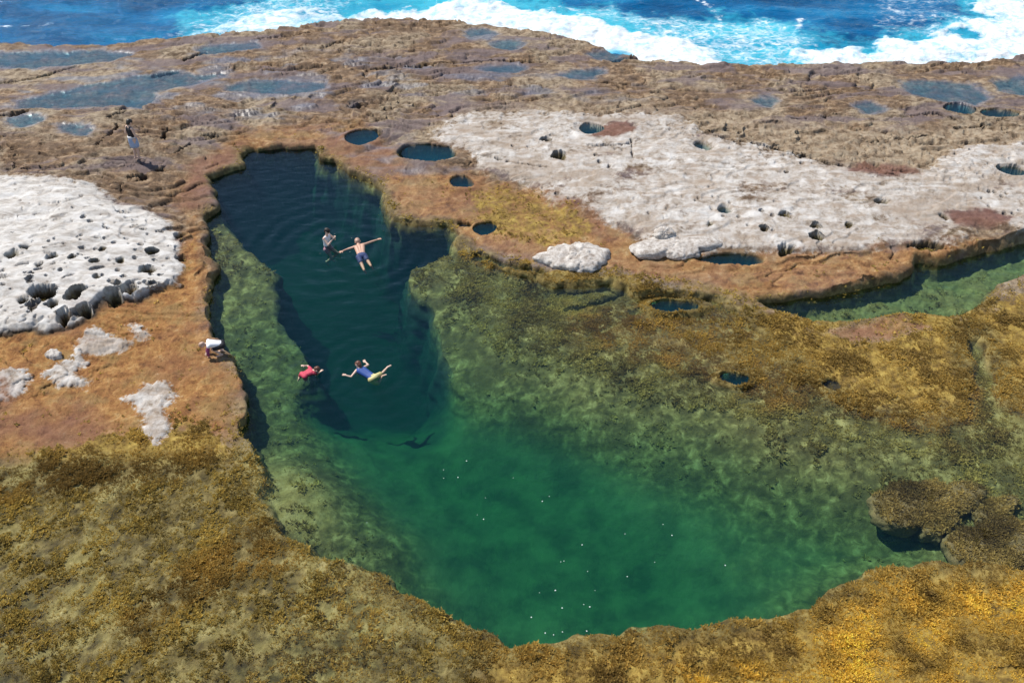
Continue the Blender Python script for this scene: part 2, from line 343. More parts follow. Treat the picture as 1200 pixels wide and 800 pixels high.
# pits and flutes of the left dome
wd, wid = worley(X * 1.0 + .12 * n_hi, Y * .8 + .12 * n_mid, 1.9, 41)
dU = X * .80 + Y * .60; dV = -X * .60 + Y * .80
pf_ = fbm(dU + .15 * n_hi, dV + .1 * n_mid, 1.5, 3, 41, ax=.75, ay=1.7)
flute = np.clip(.25 + dlow, 0, 1) * sstep(.28, .40, pf_ + .12 * dlow - .08) * sstep(.0, .25, sdl)
H = H - m_pl * .17 * flute
pf2 = fbm(X, Y, 3.6, 2, 43, ay=1.4)
spk = sstep(.40, .50, pf2) * sstep(.1, .4, sdl)
H = H - m_pl * .08 * spk
wd2, wid2 = worley(X, Y * .7, 3.0, 47)
pit2 = (wid2 > .72) * sstep(.22, .08, wd2) * np.clip(m_pr, 0, 1) * sstep(.0, .25, fbm(X, Y, .4, 2, 49))
H = H - .10 * pit2
tanpit = mask([(850,140),(1000,150),(1100,150),(1200,140),(1300,140),(1300,215),(1100,215),(1060,205),(960,195),(850,170)], .45, .6, 1.5)
H = H + tanpit * (.07 * fbm(X, Y, 1.6, 3, 53, ay=1.5) - .06 * sstep(.3, .1, wd2) * (wid2 > .4))

# pool bowl
edge = sd_pool + (.28 * fbm(X, Y, 1.2, 2, 7) + .02 * n_hi) * sstep(.9, 0, np.abs(sd_pool))
steep = lerp(.55, .22, sstep(-.2, .25, H))
pm = sstep(-.04, 1, edge / steep)
Dn = D + .06 * n_mid + .055 * weedn + .02 * (0.5 - cl_d)
# shelf bottoms keep weedy knolls, the basin floor is smoother
P_H = lerp(H, Dn, pm)
n_sm = fbm(X, Y, .9, 2, 6)
tr = np.minimum(sd_tr + .22 * n_sm, edge - .12)
ksouth = sstep(at(0, 400)[1], at(0, 480)[1], Y)
P_H = lerp(P_H, lerp(-1.7, -3.0, sstep(at(0, 505)[1], at(0, 385)[1], Y + 1.2 * n_lo)) + .15 * n_lo, sstep(-.45 - 1.3 * ksouth, .40 + .5 * ksouth, tr + .8 * n_lo * ksouth))
ba = sd_ba + .5 * n_lo + .2 * n_mid
P_H = lerp(P_H, np.minimum(P_H, -1.35 + .25 * n_lo + .08 * n_mid), sstep(-1.0, 2.2, ba))
bd = sdf(poly(BASIN_DEEP, -1.4), X, Y, 4) + .5 * n_lo
P_H = lerp(P_H, np.minimum(P_H, -1.95 + .2 * n_lo + .05 * n_mid), sstep(-1.3, 2.0, bd))
H0 = H
H = P_H
# rims of right pool and ravine
er = sd_r + .10 * fbm(X, Y, 1.3, 2, 8) + .03 * n_hi
H = lerp(H, np.minimum(H, -.45 + .15 * n_lo + .12 * n_mid + .05 * n_hi), sstep(-.24, .20, er))
rv = sdf(poly(RAVINE), X, Y, 2) + .07 * n_hi
H = lerp(H, np.minimum(H, -.55), sstep(-.02, .25, rv))
for L in ([(742,362),(790,358),(830,352)], [(560,300),(600,312),(640,320)], [(540,262),(575,270)]):
    d = linedist(poly(L, .05), X, Y) + .06 * n_hi
    H = H - .30 * sstep(.22, .05, d)
# far rim of the pools stands a little proud
rimband = sstep(.55, .05, np.abs(np.where(sd_pool > sd_r, sd_pool, sd_r) + .15)) * sstep(.05, .2, H0)
H = H + .04 * rimband * (H > 0)

# sheets and potholes
for P, z in SHEETS:
    s = sdf(poly(P, z), X, Y, 2) + .35 * n_mid + .5 * n_lo
    flat = z - .04 + .035 * n_hi + .07 * n_mid
    H = np.where((s > -1.4) & (s < 0), lerp(H, np.maximum(H, z + .03 + .02 * n_hi), sstep(-1.4, -.6, s)), H)
    H = lerp(H, flat, sstep(-.35, .15, s))
hole_wet = np.zeros_like(X); pitm = np.zeros_like(X)
for (px, py, rx, ry, z, wdp, dep) in HOLES:
    c = at(px, py, z); x1 = at(px + rx, py, z)[0]; ya = at(px, py - ry, z)[1]; yb = at(px, py + ry, z)[1]
    ax = abs(x1 - c[0]); ay = min(abs(ya - yb) / 2, ax * 1.25)
    m = (np.abs(X - c[0]) < ax * 2.2) & (np.abs(Y - c[1]) < ay * 2.2)
    th = np.arctan2(Y[m] - c[1], X[m] - c[0])
    q = np.hypot((X[m] - c[0]) / ax, (Y[m] - c[1]) / ay) * (1 + .10 * np.sin(2 * th + px) + .06 * np.sin(3 * th + py)) + ((.5 * n_hi[m] + .35 * n_mid[m]) * min(1, .28 / ax) if wdp is None else .22 * n_sm[m])
    small = ax < .35
    b = sstep(1.06, .82 if not small else .62, q)
    if wdp is not None:
        H[m] = lerp(H[m], z + .015 + .02 * n_hi[m], sstep(1.75, 1.15, q))
    H[m] = lerp(H[m], z - dep, b)
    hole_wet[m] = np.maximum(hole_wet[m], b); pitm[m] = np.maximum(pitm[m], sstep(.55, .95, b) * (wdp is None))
crackm = np.zeros_like(X)
for L, w, dep, z in CRACKS:
    d = linedist(poly(L, z), X, Y) + .10 * n_hi + .05 * n_vhi
    k = sstep(w, w * .3, d)
    H = H - dep * k; crackm = np.maximum(crackm, k)
# seaward edge drops to the sea floor
shore = poly(SHORE, .2)
ysh = np.interp(X, shore[:, 0], shore[:, 1])
sd_sea = Y - ysh + .8 * n_lo + .35 * n_mid
H = lerp(H, -4.0, sstep(0.0, 2.2, sd_sea))
H = lerp(H, .06, sstep(7.5, 5.5, Y))

# --- surface kinds
def blend(*ms):
    o = np.zeros_like(X)
    for m in ms: o = np.maximum(o, m)
    return o
plates = np.zeros_like(X)
for P in PLATES: plates = np.maximum(plates, sstep(-.22, .20, sdf(poly(P, .35), X, Y, 2) + warp * .9 + .15 * n_vhi))
pale = np.clip(m_pl * 1.0 + m_pr * np.clip(.92 + .9 * n_lo + .7 * fbm(X, Y, .8, 4, 35, ax=.7, ay=1.6), 0, 1) + plates * .9, 0, 1)
orange = blend(mask([(-200,395),(30,392),(110,360),(170,340),(215,300),(228,255),(245,300),(240,360),(250,400),(285,450),(290,500),(280,520),(200,505),(110,525),(40,545),(-200,560)], .25, .5, 2) ,
               .75 * mask([(440,205),(520,200),(640,225),(720,262),(760,290),(900,300),(1100,290),(1180,285),(1070,318),(960,345),(890,352),(860,375),(800,336),(740,322),(680,310),(600,298),(540,285),(460,255)], .2, .4, 2),
               .6 * mask([(280,150),(420,140),(480,195),(400,200),(366,180),(290,178),(240,215),(235,260),(200,230),(230,190)], .3, .5, 2))
gold = blend(.6 * mask([(545,224),(600,219),(660,240),(702,262),(690,282),(640,288),(590,280),(552,255)], .18, .35, 2),
             mask([(760,395),(850,380),(950,385),(1000,365),(1080,366),(1130,376),(1200,345),(1400,330),(1400,480),(1200,455),(1150,465),(1100,490),(1000,480),(920,470),(870,455),(780,455),(680,425),(590,395),(540,345),(530,300),(600,306),(680,318),(745,330),(800,342),(862,374)], .05, .6, 2.2) * .85,
             mask([(-200,565),(0,552),(60,530),(120,515),(200,496),(262,508),(278,540),(220,560),(120,572),(0,590),(-200,620)], .1, .4, 2),
             mask([(130,740),(170,700),(225,655),(290,612),(310,612),(350,650),(335,668),(270,690),(210,715),(170,752)], .06, .35, 1.6),
             mask([(560,770),(640,752),(740,740),(880,728),(940,714),(985,690),(1030,668),(1082,662),(1200,672),(1500,690),(1500,900),(560,900)], .15, .35, 1.4))
gold_r = mask([(800,790),(880,760),(960,730),(1060,690),(1200,680),(1500,690),(1500,900),(800,900)], .25, .8, 2.5)
lowl = mask([(-300,560),(0,575),(120,560),(270,540),(310,560),(306,610),(345,640),(385,656),(445,672),(455,685),(545,730),(600,756),(560,800),(560,950),(-300,950)], 0, .4, 1.2)
nearfill = sstep(.22, .10, H0) * (1 - sstep(-.05, -.25, H)) * sstep(at(0, 325)[1], at(0, 345)[1], Y) * (1 - np.clip(orange * 1.4, 0, 1)) * sstep(at(520, 500)[0], at(600, 500)[0], X)
gold = np.maximum(gold, .85 * nearfill)
gold = np.maximum(gold, .9 * sstep(at(0, 600)[1], at(0, 620)[1], Y) * sstep(at(560, 740)[0], at(620, 740)[0], X) * (1 - sstep(-.05, -.25, H)))
lowl = np.maximum(lowl, sstep(at(0, 525)[1], at(0, 560)[1], Y) * sstep(at(600, 740)[0], at(540, 740)[0], X) * (1 - sstep(-.06, -.2, H)))
barep = mask([(975,388),(1010,372),(1060,371),(1088,383),(1045,396),(1000,400)], .15, .25, 1)
gold = gold * (1 - .9 * barep); orange = np.maximum(orange, .8 * barep)
red = blend(mask([(700,148),(735,145),(745,155),(720,164),(695,162)], .44, .15, .8), mask([(1010,192),(1060,194),(1080,204),(1050,208),(990,203)], .5, .2, .8), mask([(1110,252),(1160,246),(1185,256),(1160,266),(1120,264)], .42, .2, .8),
            .8 * mask([(230,185),(285,165),(290,200),(262,222),(235,245),(205,240)], .3, .3, 1.5), .9 * mask([(1150,792),(1240,770),(1300,830),(1140,830)], .4, .3, 1.2),
            .6 * mask([(380,150),(440,160),(470,190),(440,205),(400,195)], .3, .3, 1.5), .5 * mask([(640,225),(700,250),(720,285),(690,270)], .3, .3, 1.5), np.clip(.9 * orange * sstep(.1, .45, n_lo), 0, 1) * .7)
fringe = sstep(-.75, -.15, np.maximum(sd_pool, sd_r - .25) + .35 * n_mid + .3 * n_lo) * sstep(.30, .12, H) * sstep(-.3, -.1, H) * (Y < at(0, 176)[1])
orange = np.clip(orange * (1 - .75 * fringe), 0, 1); red = red * (1 - .8 * fringe); lowl_f = np.maximum(lowl, .85 * fringe)
sub = np.maximum(sstep(.03, -.10, H) * (Y < ysh - 3), hole_wet)
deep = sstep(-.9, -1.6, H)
sand = np.clip(.55 * sstep(.0, .4, er) + .8 * sstep(.1, .3, sd_pool) * sstep(at(1120, 480)[0], at(1135, 480)[0], X) * sstep(at(0, 550)[1], at(0, 520)[1], Y) + lowl * sstep(-.05, .35, n_mid * .8 + n_lo * .8 - .06) + mask([(285,545),(330,535),(385,560),(390,600),(360,625),(310,610)], -.15, .3, 1) + .8 * mask([(400,665),(450,690),(500,715),(560,735),(520,770),(440,740),(380,700)], 0, .4, 1) * sstep(-.3, .3, n_mid), 0, 1)
wet = np.zeros_like(X)
for P, z in SHEETS: wet = np.maximum(wet, sstep(-.4, .05, sdf(poly(P, z), X, Y, 2) + .35 * n_mid + .5 * n_lo + .15 * n_hi))
WETP = [[(0,70),(200,60),(420,60),(620,100),(420,110),(250,130),(0,140)], [(620,92),(740,100),(800,118),(700,122),(600,114)], [(380,150),(470,155),(540,200),(440,205)], [(200,140),(440,80),(700,90),(640,110),(450,115),(300,150)]]
for P in WETP: wet = np.maximum(wet, .8 * mask(P, .3, .8, 2) * sstep(.0, .35, fbm(X, Y, .5, 3, 61, ay=2.2)))
wet = np.clip(wet * (1 - pale), 0, 1)
pale = np.clip(pale * (1 - sub) * (1 - red * .8) , 0, 1)
gold = np.clip(gold * (1 - plates), 0, 1)
gold_dens = np.clip(gold * (.55 + .9 * n_lo + .5 * n_mid) * 1.3, 0, 1)
tan = np.clip(tanpit + mask([(505,150),(560,125),(700,120),(860,130),(860,165),(740,140),(640,140),(560,175)], .4, .6, 2) * .7, 0, 1)

NV = len(X)
sl_y = np.gradient(H.reshape(NR, NC), axis=0) / np.maximum(np.gradient(GY, axis=0), 1e-3)
sl_x = np.gradient(H.reshape(NR, NC), axis=1) / np.maximum(np.gradient(GX, axis=1), 1e-3)
wallm = (sstep(.5, 1.6, np.hypot(sl_x, sl_y)).ravel() * (Y < ysh - 1))
gn = np.hypot(sl_x, sl_y).ravel() + 1e-3
strat = gnoise(H * 2.4 + .6 * n_lo, X * .25, 201)
bulge = .7 * fbm(X * 1.0 + .8 * H, Y + 1.2 * H, 1.4, 2, 205)
off = wallm * np.clip(.09 * strat + .14 * bulge, -.16, .16)
XW = X + off * (sl_x.ravel() / gn); YW = Y + off * (sl_y.ravel() / gn)
me = mesh_from_arrays('ground', np.stack([XW, YW, H], -1), grid_quads(NR, NC))
set_col(me, 'kind_a', np.stack([pale, np.clip(gold * .9, 0, 1), red, wet], -1))
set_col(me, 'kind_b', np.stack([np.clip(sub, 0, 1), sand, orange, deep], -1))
foot = sstep(-.20, -.02, sdl) * sstep(.10, -.02, sdl) * dlow  # bands of undercut shade, painted dark below both pale rocks
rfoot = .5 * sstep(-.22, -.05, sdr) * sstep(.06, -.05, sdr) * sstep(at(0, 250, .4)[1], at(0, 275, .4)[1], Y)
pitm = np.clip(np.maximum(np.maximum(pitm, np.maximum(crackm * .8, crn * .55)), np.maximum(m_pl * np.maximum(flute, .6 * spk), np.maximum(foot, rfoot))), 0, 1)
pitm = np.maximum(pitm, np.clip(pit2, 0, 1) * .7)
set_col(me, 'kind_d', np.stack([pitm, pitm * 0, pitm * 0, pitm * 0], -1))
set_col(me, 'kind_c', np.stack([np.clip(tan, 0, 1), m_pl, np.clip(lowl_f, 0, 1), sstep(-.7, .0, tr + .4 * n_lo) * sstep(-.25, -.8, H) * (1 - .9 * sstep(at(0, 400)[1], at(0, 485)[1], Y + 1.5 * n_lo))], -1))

def ground_material():
    g = NT('shore_rock')
    A = g.attr('kind_a'); B = g.attr('kind_b'); Cc = g.attr('kind_c')
    pale_, gold_, red_ = g.sep(A.outputs['Color'])[:3]; wet_ = A.outputs['Alpha']
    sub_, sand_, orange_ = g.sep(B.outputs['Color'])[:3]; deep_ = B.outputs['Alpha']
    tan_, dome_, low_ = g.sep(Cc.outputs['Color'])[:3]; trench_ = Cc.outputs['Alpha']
    n1 = g.noise(1.1, 6, .62); n2 = g.noise(6, 6, .65); n3 = g.noise(28, 4, .7); nb = g.noise(.35, 3, .5)
    ns = g.noise(2.0, 5, .6, .3, g.stretch((.6, 1.8, 1)))
    nn = g.math('ADD', g.math('MULTIPLY', n1, .45), g.math('MULTIPLY', n2, .55))
    nf = g.math('ADD', g.math('MULTIPLY', n2, .5), g.math('MULTIPLY', n3, .5))
    n5 = g.noise(3.0, 8, .72, .4)
    nw = g.noise(3.4, 5, .62, .5)
    brown = g.ramp(n5, [(.34, (.035, .020, .011)), (.43, (.13, .078, .042)), (.52, (.24, .155, .087)), (.63, (.37, .27, .175))])
    brown = g.mix(g.ramp(ns, [(.44, 0), (.58, .75)]), brown, g.mix(nf, (.035, .020, .012), (.19, .125, .08)))
    brown = g.mix(g.ramp(nb, [(.48, 0), (.57, .75)]), brown, g.mix(g.ramp(n5, [(.36, 0), (.6, 1)]), (.09, .055, .028), (.40, .32, .22)))
    np_ = g.noise(.55, 4, .6, .4, g.stretch((.5, 1.4, 1)))
    brown = g.mix(g.ramp(np_, [(.50, 0), (.58, .75)]), brown, g.mix(nf, (.085, .06, .062), (.22, .175, .18)))
    brown = g.mix(g.ramp(n3, [(.62, 0), (.70, .6)]), brown, (.40, .33, .25))
    tanc = g.ramp(n5, [(.34, (.09, .06, .033)), (.46, (.25, .18, .115)), (.60, (.37, .295, .205))])
    c = g.mix(tan_, brown, tanc)
    orc = g.ramp(n5, [(.33, (.09, .033, .010)), (.45, (.26, .115, .034)), (.56, (.36, .185, .058)), (.66, (.46, .28, .11))])
    orc = g.mix(g.ramp(n1, [(.5, 0), (.62, .6)]), orc, g.mix(nf, (.16, .10, .03), (.36, .25, .10)))
    orc = g.mix(g.ramp(nb, [(.52, 0), (.62, .5)]), orc, g.mix(nf, (.14, .05, .02), (.30, .14, .065)))
    orc = g.mix(g.ramp(n3, [(.58, 0), (.70, .4)]), orc, (.50, .33, .16)); orc = g.mix(g.ramp(n3, [(.32, .7), (.44, 0)]), orc, (.10, .045, .02))
    c = g.mix(orange_, c, orc)
    pal = g.ramp(n5, [(.30, (.17, .125, .09)), (.40, (.31, .26, .21)), (.50, (.435, .39, .345)), (.62, (.53, .50, .46))])
    pal = g.mix(g.ramp(ns, [(.50, 0), (.64, .8)]), pal, g.mix(nf, (.22, .155, .105), (.40, .33, .265)))
    pal = g.mix(g.ramp(n1, [(.55, 0), (.65, .7)]), pal, (.63, .61, .58))
    pal = g.mix(g.ramp(np_, [(.50, 0), (.60, .6)]), pal, g.mix(nf, (.21, .145, .095), (.38, .30, .225)))
    nd = g.noise(2.2, 9, .7, .5, g.stretch((.7, 1.4, 1)))
    dc = g.ramp(nd, [(.32, (.25, .21, .175)), (.42, (.42, .385, .345)), (.52, (.55, .52, .48)), (.66, (.66, .64, .61))])
    dc = g.mix(g.ramp(n3, [(.58, 0), (.68, .6)]), dc, (.33, .30, .26))
    dc = g.mix(g.ramp(ns, [(.55, 0), (.68, .5)]), dc, (.40, .34, .28))
    pal = g.mix(dome_, pal, dc)
    # the edge of the bare rock breaks up into speckle
    pf = g.ramp(g.math('ADD', pale_, g.math('ADD', g.math('MULTIPLY', g.math('SUBTRACT', nf, .5), 1.4), g.math('MULTIPLY', g.math('SUBTRACT', n5, .5), 1.3))), [(.28, 0), (.66, 1)])
    c = g.mix(pf, c, pal)
    redc = g.ramp(nf, [(.3, (.10, .035, .025)), (.6, (.21, .105, .075))])
    c = g.mix(g.math('MULTIPLY', red_, .85), c, redc)
    gol = g.ramp(g.math('ADD', g.math('MULTIPLY', nw, .6), g.math('MULTIPLY', nf, .4)), [(.36, (.055, .033, .008)), (.46, (.20, .125, .027)), (.56, (.34, .23, .05)), (.66, (.45, .33, .085))])
    gf = g.ramp(g.math('ADD', gold_, g.math('MULTIPLY', g.math('SUBTRACT', nn, .5), 1.4)), [(.35, 0), (.65, 1)])
    c = g.mix(gf, c, gol)
    oli = g.ramp(nw, [(.36, (.05, .038, .012)), (.5, (.14, .105, .032)), (.64, (.25, .20, .075))])
    c = g.mix(low_, c, oli)
    turf = g.ramp(nw, [(.34, (.06, .052, .015)), (.46, (.13, .11, .035)), (.56, (.22, .19, .065)), (.68, (.38, .34, .14))])
    turf = g.mix(g.ramp(n1, [(.40, .75), (.52, 0)]), turf, g.mix(nf, (.03, .026, .008), (.13, .105, .035)))
    c = g.mix(sub_, c, turf)
    sandc = g.ramp(n5, [(.34, (.15, .12, .03)), (.48, (.27, .225, .075)), (.65, (.40, .35, .15))])
    c = g.mix(g.math('MULTIPLY', sand_, .85), c, sandc)
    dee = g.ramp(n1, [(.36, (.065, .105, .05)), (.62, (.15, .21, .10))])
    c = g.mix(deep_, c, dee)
    c = g.mix(trench_, c, g.ramp(nn, [(.35, (.016, .034, .042)), (.65, (.042, .075, .085))]))  # shade of the undercut trench painted in as a dark teal
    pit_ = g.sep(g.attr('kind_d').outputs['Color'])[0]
    c = g.mix(g.math('MULTIPLY', pit_, .92), c, g.mix(nf, (.018, .013, .009), (.075, .055, .038)))  # dark pit algae plus shade of recesses and undercut foot, painted into colour
    # wet rock is darker and shinier; its blue-grey is sky reflection put into colour
    c = g.mix(g.math('MULTIPLY', wet_, .8), c, g.mix(.65, g.mix(1.0, c, (.6, .6, .65), 'MULTIPLY'), g.mix(n5, (.03, .04, .06), (.21, .25, .33))))
    g.put(g.bsdf.inputs['Base Color'], c)
    g.put(g.bsdf.inputs['Roughness'], g.math('SUBTRACT', .92, g.math('MULTIPLY', wet_, .68)))
    g.bsdf.inputs['Specular IOR Level'].default_value = .35
    b = g.bump(nf, g.math('SUBTRACT', .8, g.math('MULTIPLY', pale_, .5)), .05); b = g.bump(n3, .45, .02, b)
    # standing film smooths the relief
    mixn = g.new('ShaderNodeMix', data_type='VECTOR'); geo = g.new('ShaderNodeNewGeometry')
    g.l.new(g.math('MULTIPLY', wet_, .8), mixn.inputs[0]); g.l.new(b, mixn.inputs[4]); g.l.new(geo.outputs['Normal'], mixn.inputs[5])
    g.put(g.bsdf.inputs['Normal'], mixn.outputs[1])
    return g.m
M_ground = ground_material()
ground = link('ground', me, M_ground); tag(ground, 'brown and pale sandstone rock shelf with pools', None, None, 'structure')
Hg = H.reshape(NR, NC)
def ground_z(x, y):
    r = int(np.clip(np.searchsorted(ROWS, y), 1, NR - 1))
    r = r if abs(ROWS[r] - y) < abs(ROWS[r - 1] - y) else r - 1
    c = int(np.argmin(np.abs(GX[r] - x)))
    return float(Hg[r, c])

# ------------------------------------------------------------------ water
def water_material(name, absorb, scatter, bump=.25, rip=True):
    w = NT(name); w.n.remove(w.bsdf)
    tr_ = w.new('ShaderNodeBsdfTransparent'); gl = w.new('ShaderNodeBsdfGlossy'); gl.inputs['Roughness'].default_value = .03
    fr = w.new('ShaderNodeFresnel'); fr.inputs['IOR'].default_value = 1.33
    mx = w.new('ShaderNodeMixShader')
    h = w.noise(2.2, 3, .5, .4, w.stretch((.8, 1.7, 1)))
    h2 = w.noise(9, 2, .5, .2, w.stretch((.8, 1.6, 1)))
    b = w.bump(h, bump, .10); b = w.bump(h2, bump * .5, .02, b)
    w.l.new(b, gl.inputs['Normal']); w.l.new(b, fr.inputs['Normal'])
    w.l.new(fr.outputs[0], mx.inputs[0]); w.l.new(tr_.outputs[0], mx.inputs[1]); w.l.new(gl.outputs[0], mx.inputs[2])
    w.l.new(mx.outputs[0], w.out.inputs['Surface'])
    vc = w.new('ShaderNodeVolumeCoefficients')
    vc.inputs['Absorption Coefficients'].default_value = absorb
    vc.inputs['Scatter Coefficients'].default_value = scatter
    w.l.new(vc.outputs[0], w.out.inputs['Volume'])
    w.m.volume_intersection_method = 'FAST' if hasattr(w.m, 'volume_intersection_method') else None
    return w.m
M_water = water_material('pool_water', (.60, .195, .31), (.0, .017, .034))
M_hole = water_material('pothole_water', (.9, .26, .20), (0, .09, .17), .12)  # blue scatter put in for the sky reflected in the potholes
M_film = water_material('puddle_water', (3.5, 1.0, .4), (0, 0, 0), .18)  # strong red absorption tints the film blue in place of reflected sky

# main pool surface: a closed body whose top carries rings and ripples
wy = fan_rows(8.0, 38.6, 2.2); wu = np.linspace(-1.2, 1.2, 620)
whalf = (CAM_H * SD + wy * CD) * 600 / FPX
WX = whalf[:, None] * wu[None, :]; WY = np.repeat(wy[:, None], len(wu), 1)
WZ = .013 * fbm(WX, WY, .9, 3, 71, ay=1.6) + .006 * fbm(WX, WY, 3.0, 2, 73, ay=1.5)
for (px, py, amp, lam, rng) in [(383,284,.013,.62,3.6),(424,300,.012,.55,3.0),(437,437,.010,.5,2.0),(362,437,.009,.45,1.6)]:
    c = at(px, py); r = np.hypot(WX - c[0], WY - c[1])
    WZ += amp * np.cos(r * 2 * math.pi / lam + 2.2 * fbm(WX, WY, .5, 2, 75)) * (.35 + .9 * sstep(-.3, .3, fbm(WX, WY, .6, 2, int(px)))) * np.exp(-(r / rng) ** 2) * sstep(.1, .5, r)
nr, nc = WX.shape
top = np.stack([WX, WY, WZ], -1).reshape(-1, 3); bot = top.copy(); bot[:, 2] = -4.5
# a bottom sheet and the four sides close the body
q = grid_quads(nr, nc); idx = np.arange(nr * nc).reshape(nr, nc)
ring = np.concatenate([idx[0, :-1], idx[:-1, -1], idx[-1, :0:-1], idx[:0:-1, 0]])
N0 = nr * nc
rb = bot[ring]; k = np.arange(len(ring)); kn = (k + 1) % len(ring)
sides = np.stack([ring[k], N0 + k, N0 + kn, ring[kn]], -1)
cen = np.array([[0, 20, -4.5]])
tri = np.stack([N0 + kn, N0 + k, np.full(len(ring), N0 + len(ring))], -1)
wm = mesh_from_arrays('pool_water', np.concatenate([top, rb, cen]), np.concatenate([q, sides]), tri)
pool = link('pool_water', wm, M_water); tag(pool, 'clear green water of the large rock pool', None, None, 'structure')

def prism(name, pts, z, depth, mat, label):
    bm = bmesh.new()
    t = [bm.verts.new((p[0], p[1], z)) for p in pts]; b = [bm.verts.new((p[0], p[1], z - depth)) for p in pts]
    bm.faces.new(t); bm.faces.new(b[::-1])
    for i in range(len(pts)):
        j = (i + 1) % len(pts); bm.faces.new((t[j], t[i], b[i], b[j]))
    bmesh.ops.recalc_face_normals(bm, faces=bm.faces)
    m = bpy.data.meshes.new(name); bm.to_mesh(m); bm.free()
    return tag(link(name, m, mat), label, None, None, 'structure')
for (px, py, rx, ry, z, wdp, dep) in HOLES:
    if wdp is None: continue
    c = at(px, py, z); ax = abs(at(px + rx, py, z)[0] - c[0]); ay = min(abs(at(px, py - ry, z)[1] - at(px, py + ry, z)[1]) / 2, ax * 1.25)
    zw = z - wdp * .35
    if zw < .03: continue
    pts = [(c[0] + 1.02 * ax * math.cos(a), c[1] + 1.02 * ay * math.sin(a)) for a in np.linspace(0, 2 * math.pi, 40, endpoint=False)]
    prism('pothole_water', pts, zw, dep + .25, M_hole, 'still water in a round pothole')
for P, z in SHEETS:
    pp = poly(P, z); cc = pp.mean(0); pts = [tuple(cc + (p - cc) * (1 + .55 / (np.hypot(*(p - cc)) + .2))) for p in pp]
    prism('puddle_water', pts, z, .25, M_film, 'shallow sheet of water lying on the rock')

# ------------------------------------------------------------------ the sea beyond the shelf
SEA_Z = -.75
sy = np.concatenate([fan_rows(38.8, 75.0, 1.1), np.geomspace(76, 9000, 90)])
su = np.concatenate([-np.array([60, 25, 10, 5, 3, 2, 1.6, 1.4])[::1], np.linspace(-1.25, 1.25, 900), np.array([1.4, 1.6, 2, 3, 5, 10, 25, 60])])
shalf = (CAM_H * SD + sy * CD) * 600 / FPX
SX = shalf[:, None] * su[None, :]; SY = np.repeat(sy[:, None], len(su), 1)
nr, nc = SX.shape
sx = SX.ravel(); syy = SY.ravel()
def smask(pts, f, w): return sstep(-f, f, sdf(poly(pts, SEA_Z), sx, syy, 8.0) + w)
sn = fbm(sx, syy, .5, 5, 81); sn2 = fbm(sx, syy, 1.8, 4, 83); snl = fbm(sx, syy, .16, 3, 85, ay=2.0)
wv = 1.0 * sn + .35 * sn2
FO = [[(385,30),(398,20),(440,14),(490,11),(540,4),(590,7),(640,13),(690,24),(740,36),(790,46),(840,62),(870,90),(600,90),(380,60)],
      [(940,60),(985,54),(1012,60),(1050,48),(1085,46),(1120,40),(1140,22),(1152,4),(1160,-30),(1500,-40),(1500,110),(960,110),(940,80)],
      [(255,40),(275,20),(305,8),(345,8),(385,24),(380,50),(300,60)]]
foam = np.maximum(np.maximum(smask(FO[0], .9, wv * 1.2), (.8 + .5 * sn) * smask(FO[1], 1.3, wv * 1.8)), .62 * smask(FO[2], 1.5, wv * 2))
lace = .55 * smask([(180,55),(215,34),(290,0),(360,-8),(420,0),(400,40),(250,60)], 1.5, wv * 2)
lace = np.maximum(lace, .6 * smask([(700,10),(800,20),(900,25),(960,40),(960,85),(800,80),(740,50)], 1.5, wv * 2))
lace = np.maximum(lace, .35 * smask([(1000,-10),(1130,-10),(1130,45),(1040,40)], 1.5, wv * 2))
for L in ([(1042,8),(1060,17),(1085,21),(1120,20)], [(1085,36),(1100,28),(1125,22)], [(0,30),(14,31),(28,30)], [(45,30),(55,29)], [(820,0),(842,18),(846,30)], [(930,40),(940,24)], [(160,52),(190,44),(210,38)], [(870,28),(900,30)], [(655,6),(690,18)]):
    d = linedist(poly(L, SEA_Z), sx, syy, 4) + .45 * sn2 + .2
    lace = np.maximum(lace, .95 * sstep(.55, .0, d))
# wash along the rock edge
yshs = np.interp(sx, shore[:, 0], shore[:, 1])
lace = np.maximum(lace, .8 * sstep(3.2, .8, syy - yshs + 1.4 * sn) * sstep(-16, -12, sx))
aer = np.maximum(foam, np.maximum(smask([(180,60),(220,20),(300,-5),(430,-5),(560,-12),(660,2),(760,18),(860,18),(960,34),(1010,54),(1000,100),(180,100)], 2.2, wv * 2), smask([(960,60),(1060,36),(1120,20),(1140,-20),(1400,-30),(1400,100),(950,100)], 2.0, wv * 2)))
nearw = np.exp(-np.maximum(syy - 60, 0) / 120)
SZ = SEA_Z + nearw * (.28 * fbm(sx, syy, .12, 2, 91, ay=2.2) + .10 * fbm(sx, syy, .5, 3, 92, ay=2.0) + .045 * fbm(sx, syy, 1.7, 3, 93, ay=1.6))
SZ = SZ + foam * (.12 + .16 * sn + .12 * sn2)
sm = mesh_from_arrays('sea', np.stack([sx, syy, SZ], -1), grid_quads(nr, nc))
set_col(sm, 'surf', np.stack([foam, lace, aer, np.zeros_like(foam)], -1))
